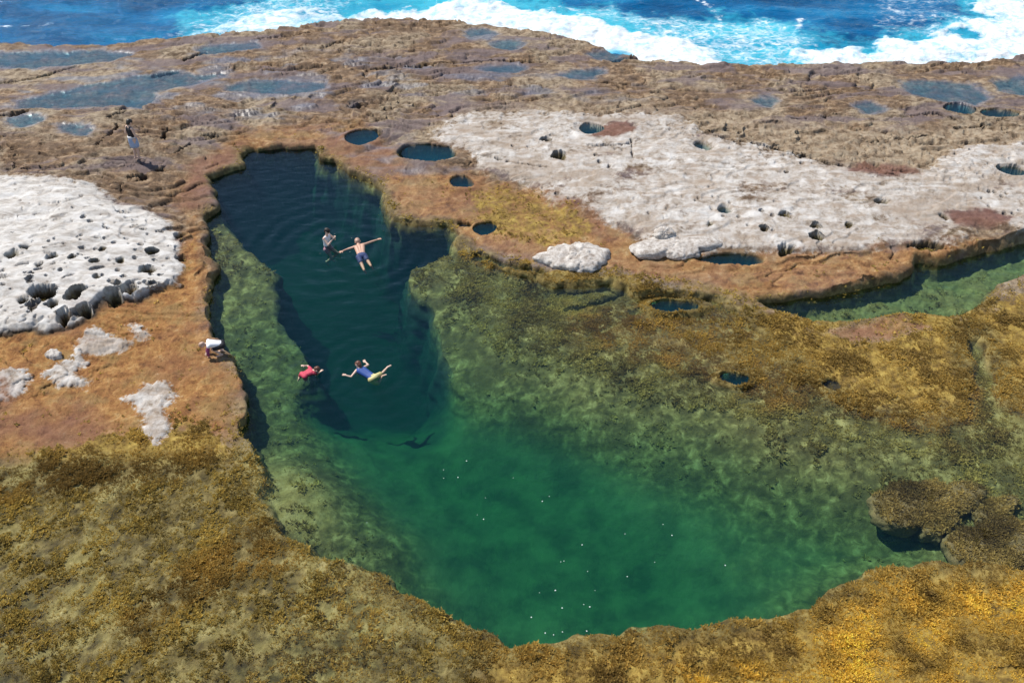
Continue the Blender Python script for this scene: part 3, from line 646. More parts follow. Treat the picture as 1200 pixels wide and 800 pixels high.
def sea_material():
    s = NT('sea_water')
    A = s.sep(s.attr('surf').outputs['Color']); f_, l_, a_ = A[0], A[1], A[2]
    n = s.noise(1.6, 8, .7, .6); nf = s.noise(2.6, 6, .62, 1.2, s.stretch((.7, 1.3, 1))); nb = s.noise(.25, 4, .55, .2, s.stretch((.7, 1.6, 1)))
    vo = s.new('ShaderNodeTexVoronoi', feature='DISTANCE_TO_EDGE'); vo.inputs['Scale'].default_value = 1.5
    wv_ = s.new('ShaderNodeVectorMath', operation='ADD'); s.l.new(s.pos(), wv_.inputs[0])
    sc = s.new('ShaderNodeVectorMath', operation='SCALE'); sc.inputs[3].default_value = 1.3; s.l.new(s.noise(1.2, 4, .6, 0, None, 'Color'), sc.inputs[0]); s.l.new(sc.outputs[0], wv_.inputs[1])
    s.l.new(wv_.outputs[0], vo.inputs['Vector'])
    veins = s.ramp(vo.outputs['Distance'], [(.0, 1), (.10, .45), (.25, 0)])
    blue = s.ramp(nb, [(.34, (.001, .045, .13)), (.52, (.002, .10, .25)), (.68, (.006, .17, .36))])
    turq = s.ramp(nb, [(.3, (.005, .25, .42)), (.62, (.06, .48, .60))])
    af = s.ramp(s.math('ADD', a_, s.math('MULTIPLY', s.math('SUBTRACT', n, .5), 1.2)), [(.3, 0), (.85, .9)])
    c = s.mix(af, blue, turq)
    lf = s.math('MULTIPLY', s.ramp(s.math('ADD', l_, s.math('MULTIPLY', s.math('SUBTRACT', nf, .5), .9)), [(.25, 0), (.8, 1)]), s.math('ADD', s.math('MULTIPLY', veins, .75), s.ramp(nf, [(.50, 0), (.68, .9)])), clamp=True)
    ff = s.ramp(s.math('ADD', f_, s.math('MULTIPLY', s.math('SUBTRACT', n, .5), 1.1)), [(.34, 0), (.48, .55), (.72, 1)])
    fo = s.math('MAXIMUM', lf, ff)
    c = s.mix(fo, c, s.ramp(n, [(.34, (.36, .60, .70)), (.46, (.60, .70, .75)), (.56, (.73, .76, .78))]))
    s.put(s.bsdf.inputs['Base Color'], c)
    s.put(s.bsdf.inputs['Roughness'], s.math('MULTIPLY_ADD', fo, .7, .12))
    s.bsdf.inputs['IOR'].default_value = 1.33; s.bsdf.inputs['Specular IOR Level'].default_value = .18
    h = s.noise(1.3, 5, .6, .3, s.stretch((.7, 1.6, 1)))
    b = s.bump(h, .6, .25); b = s.bump(nf, .5, .12, b)
    s.put(s.bsdf.inputs['Normal'], b)
    return s.m
sea = link('sea', sm, sea_material()); tag(sea, 'blue sea breaking white against the rock edge', None, None, 'structure')

# ------------------------------------------------------------------ seaweed: leafy tufts, too many to count
def leaf_material():
    g = NT('seaweed')
    t = g.attr('tint'); n = g.noise(25, 3, .6)
    c = g.mix(g.math('MULTIPLY', n, .5), t.outputs['Color'], (.05, .03, .01), 'MULTIPLY')
    g.put(g.bsdf.inputs['Base Color'], t.outputs['Color'])
    tl = g.new('ShaderNodeBsdfTranslucent'); g.l.new(t.outputs['Color'], tl.inputs[0]); mx = g.new('ShaderNodeMixShader'); mx.inputs[0].default_value = .5
    g.l.new(g.bsdf.outputs[0], mx.inputs[1]); g.l.new(tl.outputs[0], mx.inputs[2]); g.l.new(mx.outputs[0], g.out.inputs['Surface'])
    g.bsdf.inputs['Roughness'].default_value = .5
    g.bsdf.inputs['Specular IOR Level'].default_value = .3
    return g.m
M_leaf = leaf_material()
def tuft_arrays(P, Sz, Cc, nbl=8, rng=RNG):
    """P (n,3) bases, Sz (n,) spread, Cc (n,3) colour -> verts, tris, colours; each tuft is nbl splayed fronds"""
    n = len(P); m = n * nbl
    base = np.repeat(P, nbl, 0); S = np.repeat(Sz, nbl) * rng.uniform(.55, 1.25, m)
    az = (np.tile(np.arange(nbl), n) / nbl * 2 * math.pi + np.repeat(rng.uniform(0, 6.3, n), nbl) + rng.normal(0, .35, m))
    lean = rng.uniform(.35, 1.1, m)
    dx, dy = np.cos(az), np.sin(az)
    w = S * rng.uniform(.14, .26, m)
    b0 = base + np.stack([dx * S * .1, dy * S * .1, -.012 + 0 * S], -1)
    tip = base + np.stack([dx * S * lean, dy * S * lean, S * rng.uniform(.25, .8, m)], -1)
    mid = (b0 + tip) / 2 + np.stack([-dy * w, dx * w, S * .18], -1)
    mi2 = (b0 + tip) / 2 + np.stack([dy * w, -dx * w, S * .18], -1)
    V = np.stack([b0, mi2, tip, mid], 1).reshape(-1, 3)
    Q = np.arange(m, dtype=np.int64)[:, None] * 4 + np.array([[0, 1, 2, 3]])
    br = rng.uniform(.65, 1.35, (m, 1))
    C4 = np.repeat(np.repeat(Cc, nbl, 0) * br, 4, 0)
    return V, Q, None, np.concatenate([np.clip(C4, 0, 1), np.ones((len(C4), 1))], 1)
# how thickly each kind grows
cellx = np.gradient(GX, axis=1); celly = np.gradient(GY, axis=0); AREA = np.abs(cellx * celly).ravel()
inview = (np.abs(X) < np.repeat(HALF, NC) * 1.1) & (Y > 8.5) & (Y < 36)
nA = fbm(X, Y, 1.5, 3, 101); nB = fbm(X, Y, .45, 3, 103)
bare = np.maximum(plates, np.maximum(pale, red * .8))
clump = weedn + .35 * n_mid
dn_gold = 1.15 * gold * lerp(1, .22, sstep(at(0, 310)[1], at(0, 295)[1], Y)) * sstep(-.50, -.05, clump + .5 * nB) * 330
dn_goldr = gold_r * sstep(-.6, -.2, clump + .5 * nB) * 300
dn_low = lowl * sstep(-.34, .0, clump + .35 * nB - .15 * sand + .05) * 360
shelf = sub * sstep(-1.2, -.6, H) * (1 - lowl)
dn_shelf = shelf * sstep(-.02, .22, clump + .5 * nB + .35 * sstep(-.40, -.05, H)) * lerp(40, 200, sstep(-.5, -.08, H))
dn_rim = orange * .4 * sstep(.1, .3, nA) * 40 + fringe * sstep(-.35, .05, nA + .4 * nB) * 170
dens = np.where(inview, 1.3 * (dn_gold + dn_goldr + dn_low + dn_shelf + dn_rim) * (1 - bare), 0) * AREA
dens = np.where((H > .55) | (Y > ysh - 6), 0, dens)
slope = np.abs(np.gradient(Hg, axis=0) / np.maximum(celly, 1e-3)).ravel()
dens = np.where(slope > 1.2, dens * .3, dens)
NT_ = int(min(dens.sum(), 270000))
print('tufts', dens.sum(), NT_)
pick = RNG.choice(NV, NT_, p=dens / dens.sum())
P = np.stack([X[pick] + RNG.uniform(-.5, .5, NT_) * cellx.ravel()[pick], Y[pick] + RNG.uniform(-.5, .5, NT_) * np.abs(celly.ravel()[pick]), H[pick]], -1)
g_ = np.maximum(gold[pick], gold_r[pick]); lo_ = lowl[pick]; hh = H[pick]
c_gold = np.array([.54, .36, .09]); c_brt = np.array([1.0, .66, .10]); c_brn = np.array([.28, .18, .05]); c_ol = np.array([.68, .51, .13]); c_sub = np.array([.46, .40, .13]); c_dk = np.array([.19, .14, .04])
r1 = RNG.uniform(0, 1, (NT_, 1)); big = fbm(P[:, 0], P[:, 1], .8, 3, 111)[:, None]
cg = lerp(lerp(c_brn, c_gold, np.clip(.5 + 2.2 * big + .5 * (r1 - .5), 0, 1)), c_brt, np.clip(gold_r[pick][:, None] * (.6 + 1.5 * big), 0, 1))
cl = lerp(lerp(c_dk, c_ol, np.clip(.6 + 1.0 * big + .9 * (r1 - .5), 0, 1)), c_gold, .25 * r1)
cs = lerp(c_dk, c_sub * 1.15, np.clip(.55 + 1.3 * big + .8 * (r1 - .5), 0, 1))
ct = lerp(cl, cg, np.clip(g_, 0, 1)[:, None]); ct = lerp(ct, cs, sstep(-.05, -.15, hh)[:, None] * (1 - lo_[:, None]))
sz = RNG.uniform(.024, .064, NT_) * np.clip(1 + 1.3 * fbm(P[:, 0], P[:, 1], 1.1, 3, 113), .6, 1.7) * lerp(1.0, 1.25, sstep(-.05, -.3, hh))
exposed = ~((hh < -.10) & (lo_ < .5))
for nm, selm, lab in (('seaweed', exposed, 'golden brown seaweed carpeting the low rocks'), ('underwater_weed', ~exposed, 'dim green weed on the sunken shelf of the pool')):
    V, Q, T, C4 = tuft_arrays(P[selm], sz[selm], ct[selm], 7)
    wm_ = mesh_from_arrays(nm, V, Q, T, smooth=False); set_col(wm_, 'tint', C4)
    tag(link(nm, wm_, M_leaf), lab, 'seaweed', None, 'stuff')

# ------------------------------------------------------------------ loose boulders
def stone_material(name, ramp_a, ramp_b, scale=7, speck=(.2, .16, .12)):
    g = NT(name); tc = g.new('ShaderNodeNewGeometry').outputs['Position']
    n = g.noise(scale, 7, .7, .3); n3 = g.noise(30, 4, .7)
    c = g.ramp(n, [(.34, ramp_a), (.62, ramp_b)]); c = g.mix(g.ramp(n3, [(.56, 0), (.68, .7)]), c, speck)
    g.put(g.bsdf.inputs['Base Color'], c); g.bsdf.inputs['Roughness'].default_value = .9
    b = g.bump(n, .8, .04); b = g.bump(n3, .5, .015, b); g.put(g.bsdf.inputs['Normal'], b)
    return g.m
M_lime = stone_material('bare_limestone', (.24, .19, .15), (.62, .58, .53), 6, (.30, .25, .20))
M_weedrock = stone_material('weedy_rock', (.06, .05, .02), (.22, .17, .07), 8, (.09, .07, .03))
def boulder(name, pts, ztop, thick, mat, label, group=None, rough=.05, dome=.3, seed=0, weed=0, cat='boulder', edge=.22):
    """closed stone whose top outline is pts on the level ztop"""
    Pp = poly(pts, ztop); c = Pp.mean(0); na, nrng = 120, 26
    ang = np.linspace(-math.pi, math.pi, na, endpoint=False)
    pa = np.arctan2(Pp[:, 1] - c[1], Pp[:, 0] - c[0]); pr = np.hypot(Pp[:, 0] - c[0], Pp[:, 1] - c[1])
    o = np.argsort(pa); pa = pa[o]; pr = pr[o]
    rad = np.interp(ang, np.concatenate([pa - 2 * math.pi, pa, pa + 2 * math.pi]), np.tile(pr, 3))
    rad = (rad + .5 * (np.roll(rad, 1) + np.roll(rad, -1))) / 2 * (1 + .05 * np.interp(np.arange(na), np.linspace(0, na, 25), np.append(RNG.normal(0, 1, 24), 0)))
    prof = []   # (radius factor, height) from top centre over the edge to the underside
    for k in range(nrng):
        t = k / (nrng - 1)
        if t < .62: f = t / .62; prof.append((f * .97, ztop + dome * thick * (1 - f ** 2.2) - edge * thick * f ** 14))
        else: f = (t - .62) / .38; prof.append((.97 + .05 * math.sin(f * math.pi) - .02 * f, ztop - edge * thick - (1 - edge) * thick * f))
    V = []
    for k, (rf, z) in enumerate(prof):
        xx = c[0] + rad * rf * np.cos(ang); yy = c[1] + rad * rf * np.sin(ang)
        V.append(np.stack([xx, yy, np.full(na, z)], -1))
    V = np.array(V)
    nz = fbm(V[..., 0] + seed, V[..., 1] + V[..., 2], 2.2, 4, 120 + seed); nz2 = fbm(V[..., 0], V[..., 1] + 1.7 * V[..., 2], 7, 3, 130 + seed)
    cc = np.array([c[0], c[1], ztop - thick / 2]); dirn = V - cc; dirn /= np.linalg.norm(dirn, axis=-1, keepdims=True) + 1e-6
    V = V + dirn * (rough * 2.2 * nz + rough * 1.3 * nz2 - rough * 2.0 * np.abs(fbm(V[..., 0], V[..., 1] - V[..., 2], 1.3, 2, 150 + seed)))[..., None]
    V[0] = V[0].mean(0)
    root = np.array([c[0], c[1], ztop - thick])
    Vl = (V - root).reshape(-1, 3)
    i = np.arange(nrng * na).reshape(nrng, na); q = np.stack([i[:-1], np.roll(i[:-1], -1, 1), np.roll(i[1:], -1, 1), i[1:]], -1).reshape(-1, 4)[:, ::-1]
    q = q[na:]; t0 = np.stack([i[1], np.roll(i[1], -1), np.full(na, i[0, 0])], -1)
    Vl = np.concatenate([Vl, [[0, 0, 0]]]); bt = np.stack([np.roll(i[-1], -1), i[-1], np.full(na, len(Vl) - 1)], -1)
    me_ = mesh_from_arrays(name, Vl, q, np.concatenate([t0, bt]))
    ob = link(name, me_, mat); ob.location = root
    tag(ob, label, cat, group)
    if weed:
        top = V[:16].reshape(-1, 3)
        w = np.repeat(np.arange(16), na).astype(float); pk = RNG.choice(len(top), weed, p=w / w.sum())
        pp = top[pk] - root + np.stack([RNG.normal(0, .03, weed), RNG.normal(0, .03, weed), np.zeros(weed)], -1)
        rr = RNG.uniform(0, 1, (weed, 1)); bb = fbm(pp[:, 0], pp[:, 1], 1.1, 2, 140 + seed)[:, None]
        cw = lerp(np.array([.17, .13, .045]), np.array([.50, .39, .13]), np.clip(.5 + 1.2 * bb + .6 * (rr - .5), 0, 1))
        a, b_, d, e = tuft_arrays(pp, RNG.uniform(.035, .08, weed), cw, 7)
        wme = mesh_from_arrays('seaweed_cover', a, b_, d, smooth=False); set_col(wme, 'tint', e)
        so = link('seaweed_cover', wme, M_leaf, ob); so['kind'] = 'stuff'
    return ob
boulder('boulder', [(1021,582),(1035,571),(1080,565),(1130,563),(1163,568),(1169,578),(1150,592),(1120,599),(1088,610),(1062,618),(1040,613),(1026,600)], -.07, .4, M_weedrock, 'long weed covered boulder standing alone in the green water with a dark edge', dome=.05, weed=2600, seed=1, edge=.1)
boulder('boulder', [(1077,616),(1090,604),(1108,599),(1126,598),(1131,606),(1112,616),(1092,624),(1080,624)], -.09, .4, M_weedrock, 'small weedy stone wedged in front of the long boulder in the pool', dome=.08, weed=500, seed=2)
boulder('boulder', [(1135,600),(1150,592),(1172,582),(1194,580),(1192,592),(1170,602),(1145,610)], -.08, .4, M_weedrock, 'low green stone behind the big squarish boulder at the right edge', dome=.05, weed=500, seed=3)
boulder('boulder', [(1106,626),(1138,616),(1200,610),(1300,606),(1310,664),(1200,667),(1142,664),(1116,655),(1105,638)], -.05, .4, M_weedrock, 'big squarish weed covered boulder at the right edge beside the golden bank', dome=.05, weed=3200, seed=4, edge=.1)
boulder('limestone_slab', [(623,298),(640,290),(668,283),(695,283),(712,288),(717,296),(706,308),(690,314),(668,312),(645,305)], .34, .32, M_lime, 'pale flat limestone slab lying alone on golden weed below the bare rock', rough=.055, dome=.22, seed=5, cat='stone')
boulder('limestone_slab', [(735,286),(760,280),(800,278),(835,276),(850,282),(822,290),(780,294),(746,296)], .46, .25, M_lime, 'long narrow pale slab at the foot of the bare rock right of the flat slab', rough=.045, dome=.2, seed=6, cat='stone')
boulder('limestone_block', [(766,269),(779,265),(791,268),(787,275),(771,276)], .62, .26, M_lime, 'small white limestone block perched on the rock above the long narrow slab', rough=.04, dome=.3, seed=7, cat='stone')
boulder('limestone_block', [(53,412),(60,408),(70,410),(72,415),(64,418),(55,417)], .44, .22, M_lime, 'small white stone lying on the brown rock below the white dome', rough=.03, dome=.3, seed=8, cat='stone')

# ------------------------------------------------------------------ foam flecks drifting on the pool
M_fleck = NT('foam'); M_fleck.bsdf.inputs['Base Color'].default_value = (.6, .64, .62, 1); M_fleck.bsdf.inputs['Roughness'].default_value = .7; M_fleck = M_fleck.m
def fleck_mesh():
    bm = bmesh.new(); bmesh.ops.create_icosphere(bm, subdivisions=2, radius=1)
    for v in bm.verts:
        k = 1 + .3 * math.sin(3 * v.co.x + 1) * math.cos(4 * v.co.y); v.co = Vector((v.co.x * k, v.co.y * k * .8, v.co.z * .35))
    m = bpy.data.meshes.new('foam_fleck'); bm.to_mesh(m); bm.free(); m.materials.append(M_fleck)
    for p in m.polygons: p.use_smooth = True
    return m
FM = fleck_mesh()
FL = [(435,29,3),(355,60,2),(405,86,3),(722,152,2),(698,169,3),(494,231,3),(472,216,1.5),(985,282,2),(1148,287,3),(1117,249,2),(836,320,3),(762,379,2),(773,376,2),(1088,380,2),(855,412,2),(993,430,2.4),(743,478,3.4),(688,486,1.6),(881,478,1.5),
      (863,535,3.2),(767,539,3),(842,527,2),(660,571,3),(708,626,3),(737,632,2.4),(768,622,2.4),(852,619,3),(500,157,1.6),(597,88,1.6)]
FL = [(400 + a / 2.9625, 530 + b / 2.9625, c) for a, b, c in FL] + [(850,662,3),(412,279,2),(410,295,2),(392,274,1.5),(375,297,1.5),(430,612,1.8),(520,560,2)]
for a, b, c in FL:
    o = bpy.data.objects.new('foam_fleck', FM); COL.objects.link(o); o.location = at(a, b, .012); r = c * .0062; o.scale = (r, r, r); o.rotation_euler = (0, 0, a)
    tag(o, 'tiny white fleck of foam drifting on the green pool', 'foam', 'foam flecks on the pool')

# ------------------------------------------------------------------ people
def flat_mat(name, col, rough=.6, var=.15):
    g = NT(name); n = g.noise(14, 3, .6)
    g.put(g.bsdf.inputs['Base Color'], g.mix(n, tuple(c * (1 - var) for c in col), tuple(min(1, c * (1 + var)) for c in col)))
    g.bsdf.inputs['Roughness'].default_value = rough; return g.m
M_skin = flat_mat('skin', (.56, .33, .23), .5, .08); M_skin2 = flat_mat('fair_skin', (.66, .45, .35), .5, .08)
M_dkhair = flat_mat('dark_hair', (.02, .014, .01), .5); M_brhair = flat_mat('brown_hair', (.12, .045, .025), .5); M_blhair = flat_mat('light_hair', (.42, .27, .2), .5)
M_black = flat_mat('black_cloth', (.012, .012, .016), .8); M_denim = flat_mat('pale_denim', (.33, .43, .62), .8, .25); M_white = flat_mat('white_cloth', (.80, .80, .82), .8, .04); M_navy = flat_mat('navy_cloth', (.03, .05, .14), .7, .4)
M_red = flat_mat('red_cloth', (.55, .05, .09), .7, .2); M_blue = flat_mat('blue_cloth', (.012, .06, .26), .6, .2); M_yel = flat_mat('cream_cloth', (.62, .55, .25), .7, .2); M_purple = flat_mat('plum_cloth', (.22, .04, .13), .8, .2); M_eye = flat_mat('eye', (.02, .015, .01), .2)

def capsule(vs, fs, a, b, ra, rb, n=12):
    a = np.array(a, float); b = np.array(b, float); d = b - a; L = np.linalg.norm(d)
    d = d / L if L > 1e-6 else np.array([0, 0, 1.0])
    u = np.cross(d, [0, 0, 1.0]); u = np.cross(d, [1.0, 0, 0]) if np.linalg.norm(u) < 1e-3 else u; u /= np.linalg.norm(u); v = np.cross(d, u)
    rings = [(a - d * ra * math.cos(t), ra * math.sin(t)) for t in np.linspace(.25, math.pi / 2, 4)] + [(b + d * rb * math.sin(t), rb * math.cos(t)) for t in np.linspace(0, math.pi / 2 - .25, 4)]
    s0 = len(vs)
    for c, r in rings:
        for k in range(n):
            t = 2 * math.pi * k / n; vs.append(c + r * (math.cos(t) * u + math.sin(t) * v))
    for i in range(len(rings) - 1):
        for k in range(n):
            fs.append((s0 + i * n + k, s0 + i * n + (k + 1) % n, s0 + (i + 1) * n + (k + 1) % n, s0 + (i + 1) * n + k))
    fs.append(tuple(s0 + k for k in range(n))[::-1]); fs.append(tuple(s0 + (len(rings) - 1) * n + k for k in range(n)))
def blob(name, caps, mat, parent, voxel=.008, smooth=4):
    """fuses tapered limbs into one continuous skin"""
    vs, fs = [], []
    o0 = np.array(parent.location) if parent else np.zeros(3)
    for (a, b, ra, rb) in caps: capsule(vs, fs, np.array(a) - o0, np.array(b) - o0, ra, rb)
    m = bpy.data.meshes.new('raw'); m.from_pydata([tuple(v) for v in vs], [], fs); m.update()
    t = bpy.data.objects.new('raw', m); COL.objects.link(t)
    r = t.modifiers.new('r', 'REMESH'); r.mode = 'VOXEL'; r.voxel_size = voxel; r.use_smooth_shade = True
    sm_ = t.modifiers.new('s', 'SMOOTH'); sm_.factor = .5; sm_.iterations = smooth
    dg = bpy.context.evaluated_depsgraph_get(); dg.update()
    out = bpy.data.meshes.new_from_object(t.evaluated_get(dg)); out.name = name
    bpy.data.objects.remove(t); bpy.data.meshes.remove(m)
    out.materials.clear()
    for p in out.polygons: p.use_smooth = True
    o = link(name, out, mat, parent)
    return o
def vlerp(a, b, t): return np.array(a) * (1 - t) + np.array(b) * t
def unit(v): v = np.array(v, float); return v / (np.linalg.norm(v) + 1e-9)
def person(label, base, J, face, k=1.0, skin=M_skin, hair=M_dkhair, ponytail=None, hand_curl=.35):
    root = bpy.data.objects.new('person', None); COL.objects.link(root); root.location = base; root.empty_display_size = .2
    tag(root, label, 'person')
    J = {n: np.array(p, float) for n, p in J.items()}
    caps = []
    def C(a, b, ra, rb): caps.append((a, b, ra * k, rb * k))
    sl, sr, hl, hr = J['shL'], J['shR'], J['hipL'], J['hipR']; ms = (sl + sr) / 2; mh = (hl + hr) / 2
    C(vlerp(sl, sr, .0), vlerp(sl, sr, .5), .052, .06); C(sr, vlerp(sl, sr, .5), .052, .06)
    for t in (.22, .5, .78):
        top = vlerp(sl, sr, t) + (mh - ms) * .12; low = vlerp(hl, hr, .1 + .8 * t)
        mid = vlerp(top, low, .55)
        C(top, mid, .082, .076); C(mid, low, .076, .088)
    C(ms, J['neck'], .06, .05); C(J['neck'], J['head'], .048, .055)
    f = unit(face); up = unit(J['head'] - J['neck']); f = unit(f - up * np.dot(f, up)); rt = np.cross(f, up)
    h = J['head']
    C(h + up * .03 * k - f * .015 * k, h + up * .025 * k - f * .005 * k, .092, .09); C(h - up * .05 * k + f * .03 * k, h + f * .015 * k, .055, .075)
    C(h + f * .085 * k - up * .025 * k, h + f * .095 * k - up * .03 * k, .012, .016)                    # nose
    for sgn in (-1, 1): C(h + rt * sgn * .083 * k - up * .01 * k, h + rt * sgn * .09 * k + up * .02 * k, .014, .017)   # ears
    hc = {}
    for s_ in 'LR':
        C(J['sh' + s_], J['el' + s_], .046, .037); C(J['el' + s_], J['wr' + s_], .038, .025)
        d = unit(J['wr' + s_] - J['el' + s_]); w = J['wr' + s_]
        sd_ = unit(np.cross(d, [0, 0, 1.0]) if abs(d[2]) < .9 else np.cross(d, f)); pn = np.cross(sd_, d)
        if pn[2] > 0: pn = -pn
        for q in (-.026, 0, .026): C(w, w + d * .085 * k + sd_ * q * k, .018, .017)
        for q, ln in ((-.034, .062), (-.012, .076), (.012, .08), (.034, .068)):
            b0 = w + (d * .088 + sd_ * q) * k; b1 = b0 + (d * ln * .5 + sd_ * q * .2) * k; b2 = b1 + (d * (1 - hand_curl) + pn * hand_curl) * ln * .55 * k
            C(b0, b1, .0105, .0095); C(b1, b2, .0095, .008)
        sg = 1 if np.dot(sd_, rt) * (1 if s_ == 'R' else -1) < 0 else -1
        C(w + (d * .03 + sd_ * sg * .03) * k, w + (d * .075 + sd_ * sg * .065 + pn * .01) * k, .014, .010)
        C(J['hip' + s_], J['kn' + s_], .082, .056); C(J['kn' + s_], vlerp(J['kn' + s_], J['an' + s_], .35), .055, .053); C(vlerp(J['kn' + s_], J['an' + s_], .35), J['an' + s_], .053, .034)
        C(J['an' + s_], J['toe' + s_], .036, .026); td = unit(J['toe' + s_] - J['an' + s_]); C(J['an' + s_] - td * .02 * k, J['an' + s_], .034, .036)
    blob('body', caps, skin, root, .0075 * max(k, .8), 3)
    # eyes, hair
    blob('eye', [(h + (f * .082 + rt * .033 + up * .006) * k, h + (f * .084 + rt * .033 + up * .006) * k, .013 * k, .012 * k)], M_eye, root, .004, 1)
    blob('eye', [(h + (f * .082 - rt * .033 + up * .006) * k, h + (f * .084 - rt * .033 + up * .006) * k, .013 * k, .012 * k)], M_eye, root, .004, 1)
    hcap = [(h + (up * .045 - f * .03) * k, h + (up * .05 + f * .012) * k, .096 * k, .09 * k), (h - (f * .055 + up * .02) * k, h + (up * .03 - f * .04) * k, .075 * k, .09 * k)]
    if ponytail is not None:
        e = h + np.array(ponytail) * k; hcap.append((h - f * .08 * k, e, .055 * k, .028 * k))
    blob('hair', hcap, hair, root, .008, 3)
    return root, J
def wear_top(root, J, mat, k=1.0, name='top', sleeves=0.0, down=1.0):
    sl, sr, hl, hr = J['shL'], J['shR'], J['hipL'], J['hipR']; ms = (sl + sr) / 2; mh = (hl + hr) / 2; caps = []
    for t in (.22, .5, .78):
        a = vlerp(sl, sr, t) + (mh - ms) * .10; b = vlerp(hl, hr, .1 + .8 * t); b = vlerp(a, b, down); m_ = vlerp(a, b, .55)
        caps += [(a, m_, .094 * k, .088 * k), (m_, b, .088 * k, .098 * k)]
    if sleeves:
        for s_ in 'LR': caps.append((J['sh' + s_], vlerp(J['sh' + s_], J['el' + s_], sleeves), .062 * k, .052 * k))
        caps.append((sl, sr, .064 * k, .064 * k))
    else:
        for s_, o_ in (('L', .25), ('R', .75)): caps.append((vlerp(sl, sr, o_), vlerp(sl, sr, o_) + (mh - ms) * .1, .066 * k, .07 * k))
    return blob(name, caps, mat, root, .0085, 3)
def wear_shorts(root, J, mat, k=1.0, ln=.55, name='shorts', flare=1.0):
    hl, hr = J['hipL'], J['hipR']; caps = [(hl, hr, .104 * k, .104 * k)]
    up = unit((J['shL'] + J['shR']) / 2 - (hl + hr) / 2)
    caps.append((vlerp(hl, hr, .2) + up * .07 * k, vlerp(hl, hr, .8) + up * .07 * k, .095 * k, .095 * k))
    for s_ in 'LR': caps.append((J['hip' + s_], vlerp(J['hip' + s_], J['kn' + s_], ln), .098 * k, .088 * k * flare))
    return blob(name, caps, mat, root, .0085, 3)
def px_pose(d): return {n: at(*p) for n, p in d.items()}
def frame(base, fwd):
    f = unit((fwd[0], fwd[1], 0)); r_ = np.array([f[1], -f[0], 0])
    return lambda r, ff, u: np.array(base) + r_ * r + f * ff + np.array([0, 0, u])

# man floating face down, arms spread
Jm = px_pose(dict(head=(419.3,283.6,.07), neck=(420.2,287.4,.05), shL=(415,289.6,.02), shR=(427.2,286.4,.02), elL=(407.5,292,-.02), wrL=(402,294,.0), elR=(435.5,283.2,.0), wrR=(442,281,.02),
    hipL=(420.5,301.5,-.04), hipR=(427,299.8,-.04), knL=(424,310,-.14), anL=(427,317,-.16), toeL=(429,320,-.24), knR=(431.6,306.5,-.12), anR=(435,312,-.12), toeR=(437,315,-.2)))
r_, Jm = person('man floating face down with arms spread wide in navy patterned shorts', at(421.5,295,-.05), Jm, (.1, .5, -1), 1.0, M_skin, M_blhair)
wear_shorts(r_, Jm, M_navy, 1.0, .6)
# girl swimming breaststroke
Jg = px_pose(dict(head=(419.8,427.5,.13), neck=(421.3,431.3,.07), shL=(417.6,434.2,.02), shR=(426,430.6,.04), elL=(411.6,441.5,-.03), wrL=(406.5,440,.0), elR=(431.5,427.5,.0), wrR=(429,424.8,.02),
    hipL=(435,445,-.08), hipR=(440.2,441.6,-.04), knL=(443,449.5,-.25), anL=(448.5,440.5,-.06), toeL=(452.5,439,.0), knR=(448,437.5,-.12), anR=(454.6,430,.0), toeR=(458,428.2,.03)))
r_, Jg = person('girl with brown ponytail swimming in a blue top and cream shorts', at(430,437,-.05), Jg, (-.6, .4, -.3), .86, M_skin2, M_brhair, (.10, -.10, -.06))
wear_top(r_, Jg, M_blue, .9); wear_shorts(r_, Jg, M_yel, .9, .7)
# child in red
Jc = px_pose(dict(head=(371.4,432.8,.10), neck=(368.8,434.0,.06), shL=(363.8,431.8,.03), shR=(367.5,437,.02), elL=(360.8,428.6,.03), wrL=(357.5,428.4,.05), elR=(372.2,438.8,-.06), wrR=(375,436,-.03),
    hipL=(354,438.2,-.02), hipR=(357.4,441.2,-.02), knL=(351.2,441.8,-.2), anL=(350.2,444,-.16), toeL=(349.4,446,-.2), knR=(358.6,445.8,-.2), anR=(360.2,446,-.22), toeR=(361.4,448.4,-.26)))
r_, Jc = person('small child in a red swim top and red shorts paddling near the sunken shelf', at(362,437,-.05), Jc, (.8, -.1, -.6), .74, M_skin2, M_brhair)
wear_top(r_, Jc, M_red, .76, 'swim_top', .6); wear_shorts(r_, Jc, M_red, .76, .55)
# bather upright in the water
bw = at(383.8,286,0.0); F = frame((bw[0], bw[1], 0), (.75, -.35))
Jw = dict(head=F(0,.06,.50), neck=F(0,.02,.37), shL=F(-.15,0,.29), shR=F(.15,0,.29), elL=F(-.2,.17,.12), wrL=F(-.07,.27,.30), elR=F(.2,.17,.12), wrR=F(.06,.28,.30), hipL=F(-.085,-.02,-.16), hipR=F(.085,-.02,-.16),
          knL=F(-.12,.26,-.36), anL=F(-.1,.02,-.62), toeL=F(-.1,.1,-.72), knR=F(.12,.2,-.42), anR=F(.1,-.06,-.66), toeR=F(.1,.0,-.78))
r_, Jw = person('bather upright and waist deep in the pool lifting both hands to the face', (bw[0], bw[1], -.9), Jw, (.75, -.35, -.1), .9, M_skin2, M_dkhair)
wear_top(r_, Jw, M_white, .9, 'swim_top', .0, .6); wear_shorts(r_, Jw, flat_mat('pink_cloth', (.6, .3, .4), .7), .9, .3)
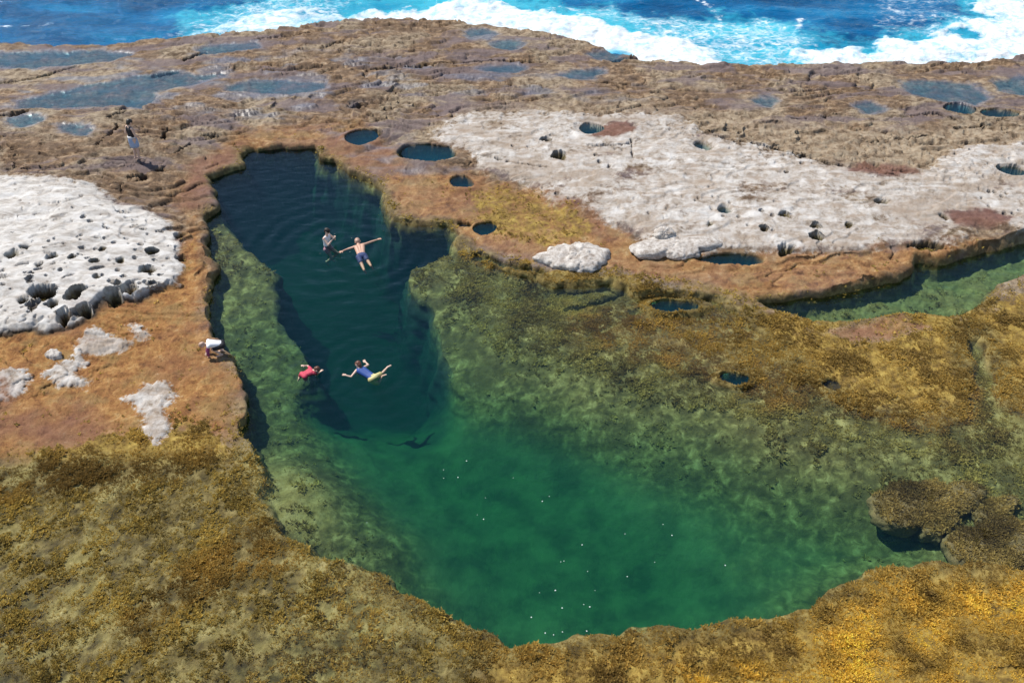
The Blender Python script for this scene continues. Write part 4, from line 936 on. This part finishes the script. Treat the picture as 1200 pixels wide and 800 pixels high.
# woman standing on the shelf
bs = at(162,189.5,.42); zs = ground_z(bs[0], bs[1]); F = frame((bs[0], bs[1], zs), (.62, .78))
Js = dict(head=F(0,.05,1.55), neck=F(0,.0,1.44), shL=F(-.165,-.01,1.36), shR=F(.165,-.01,1.36), elL=F(-.27,-.06,1.10), wrL=F(-.25,.12,.90), elR=F(.22,.03,1.08), wrR=F(.12,.2,.92), hipL=F(-.09,0,.90), hipR=F(.09,0,.90),
          knL=F(-.09,.03,.48), anL=F(-.08,-.02,.08), toeL=F(-.1,.13,.03), knR=F(.08,.06,.48), anR=F(.07,.04,.08), toeR=F(.09,.19,.03))
Js = {n: np.array([bs[0], bs[1], zs]) + (np.array(p) - np.array([bs[0], bs[1], zs])) * .94 for n, p in Js.items()}; F0 = F; F = lambda a, b, c: np.array([bs[0], bs[1], zs]) + (F0(a, b, c) - np.array([bs[0], bs[1], zs])) * .94
r_, Js = person('woman in a black top and pale blue skirt standing on the dry rock shelf', (bs[0], bs[1], zs), Js, (.62, .78, -.15), 1.0, M_skin2, M_dkhair)
wear_top(r_, Js, M_black, 1.0)
def skirt(root, rows, mat, name='skirt', n=40):
    vs, fs = [], []; o0 = np.array(root.location)
    prof = rows + [(c, a - .008, b - .008) for c, a, b in rows[::-1]]
    for (c, a, b) in prof:
        for i in range(n):
            t = 2 * math.pi * i / n; w = 1 + .05 * math.sin(7 * t) * (c[2] < rows[0][0][2] - .1)
            vs.append((c[0] - o0[0] + a * w * math.cos(t), c[1] - o0[1] + b * w * math.sin(t), c[2] - o0[2]))
    m = len(prof)
    for i in range(m):
        for q in range(n): fs.append((i * n + q, i * n + (q + 1) % n, ((i + 1) % m) * n + (q + 1) % n, ((i + 1) % m) * n + q))
    me_ = bpy.data.meshes.new(name); me_.from_pydata(vs, [], fs)
    for p in me_.polygons: p.use_smooth = True
    return link(name, me_, mat, root)
skirt(r_, [(F(0,0,1.02), .13, .115), (F(0,0,.95), .15, .13), (F(0,.01,.82), .165, .14), (F(0,.02,.66), .165, .14), (F(0,.02,.56), .16, .135)], M_denim)
skirt(r_, [(F(0,0,1.045), .14, .125), (F(0,0,1.00), .152, .134), (F(0,0,.97), .158, .138)], M_white, 'waistband')
# person crouching on the pool edge
bk = at(256.5,416,.25); zk = ground_z(bk[0], bk[1]); F = frame((bk[0], bk[1], zk), (-.95, -.25))
Jk = dict(head=F(0,.42,.50), neck=F(0,.33,.52), shL=F(-.16,.24,.52), shR=F(.16,.24,.52), elL=F(-.2,.30,.26), wrL=F(-.1,.30,.08), elR=F(.2,.3,.26), wrR=F(.12,.38,.09), hipL=F(-.09,-.18,.42), hipR=F(.09,-.18,.42),
          knL=F(-.13,.14,.36), anL=F(-.11,-.10,.07), toeL=F(-.12,.06,.03), knR=F(.14,.10,.34), anR=F(.12,-.14,.07), toeR=F(.13,.02,.03))
bz = np.array([bk[0], bk[1], zk]); Jk = {n: bz + (np.array(p) - bz) * .85 for n, p in Jk.items()}
r_, Jk = person('person in a white top crouching bent over at the cliff edge of the pool', (bk[0], bk[1], zk), Jk, (-.8, -.2, -.8), .78, M_skin2, M_blhair)
wear_top(r_, Jk, M_white, .81, 'shirt', .25); wear_shorts(r_, Jk, M_black, .80, .8)
for q in 'LR':
    blob('sleeve', [(vlerp(Jk['sh' + q], Jk['el' + q], .15), Jk['el' + q], .046, .040), (Jk['el' + q], vlerp(Jk['el' + q], Jk['wr' + q], .8), .040, .032)], M_purple, r_, .0085, 2)
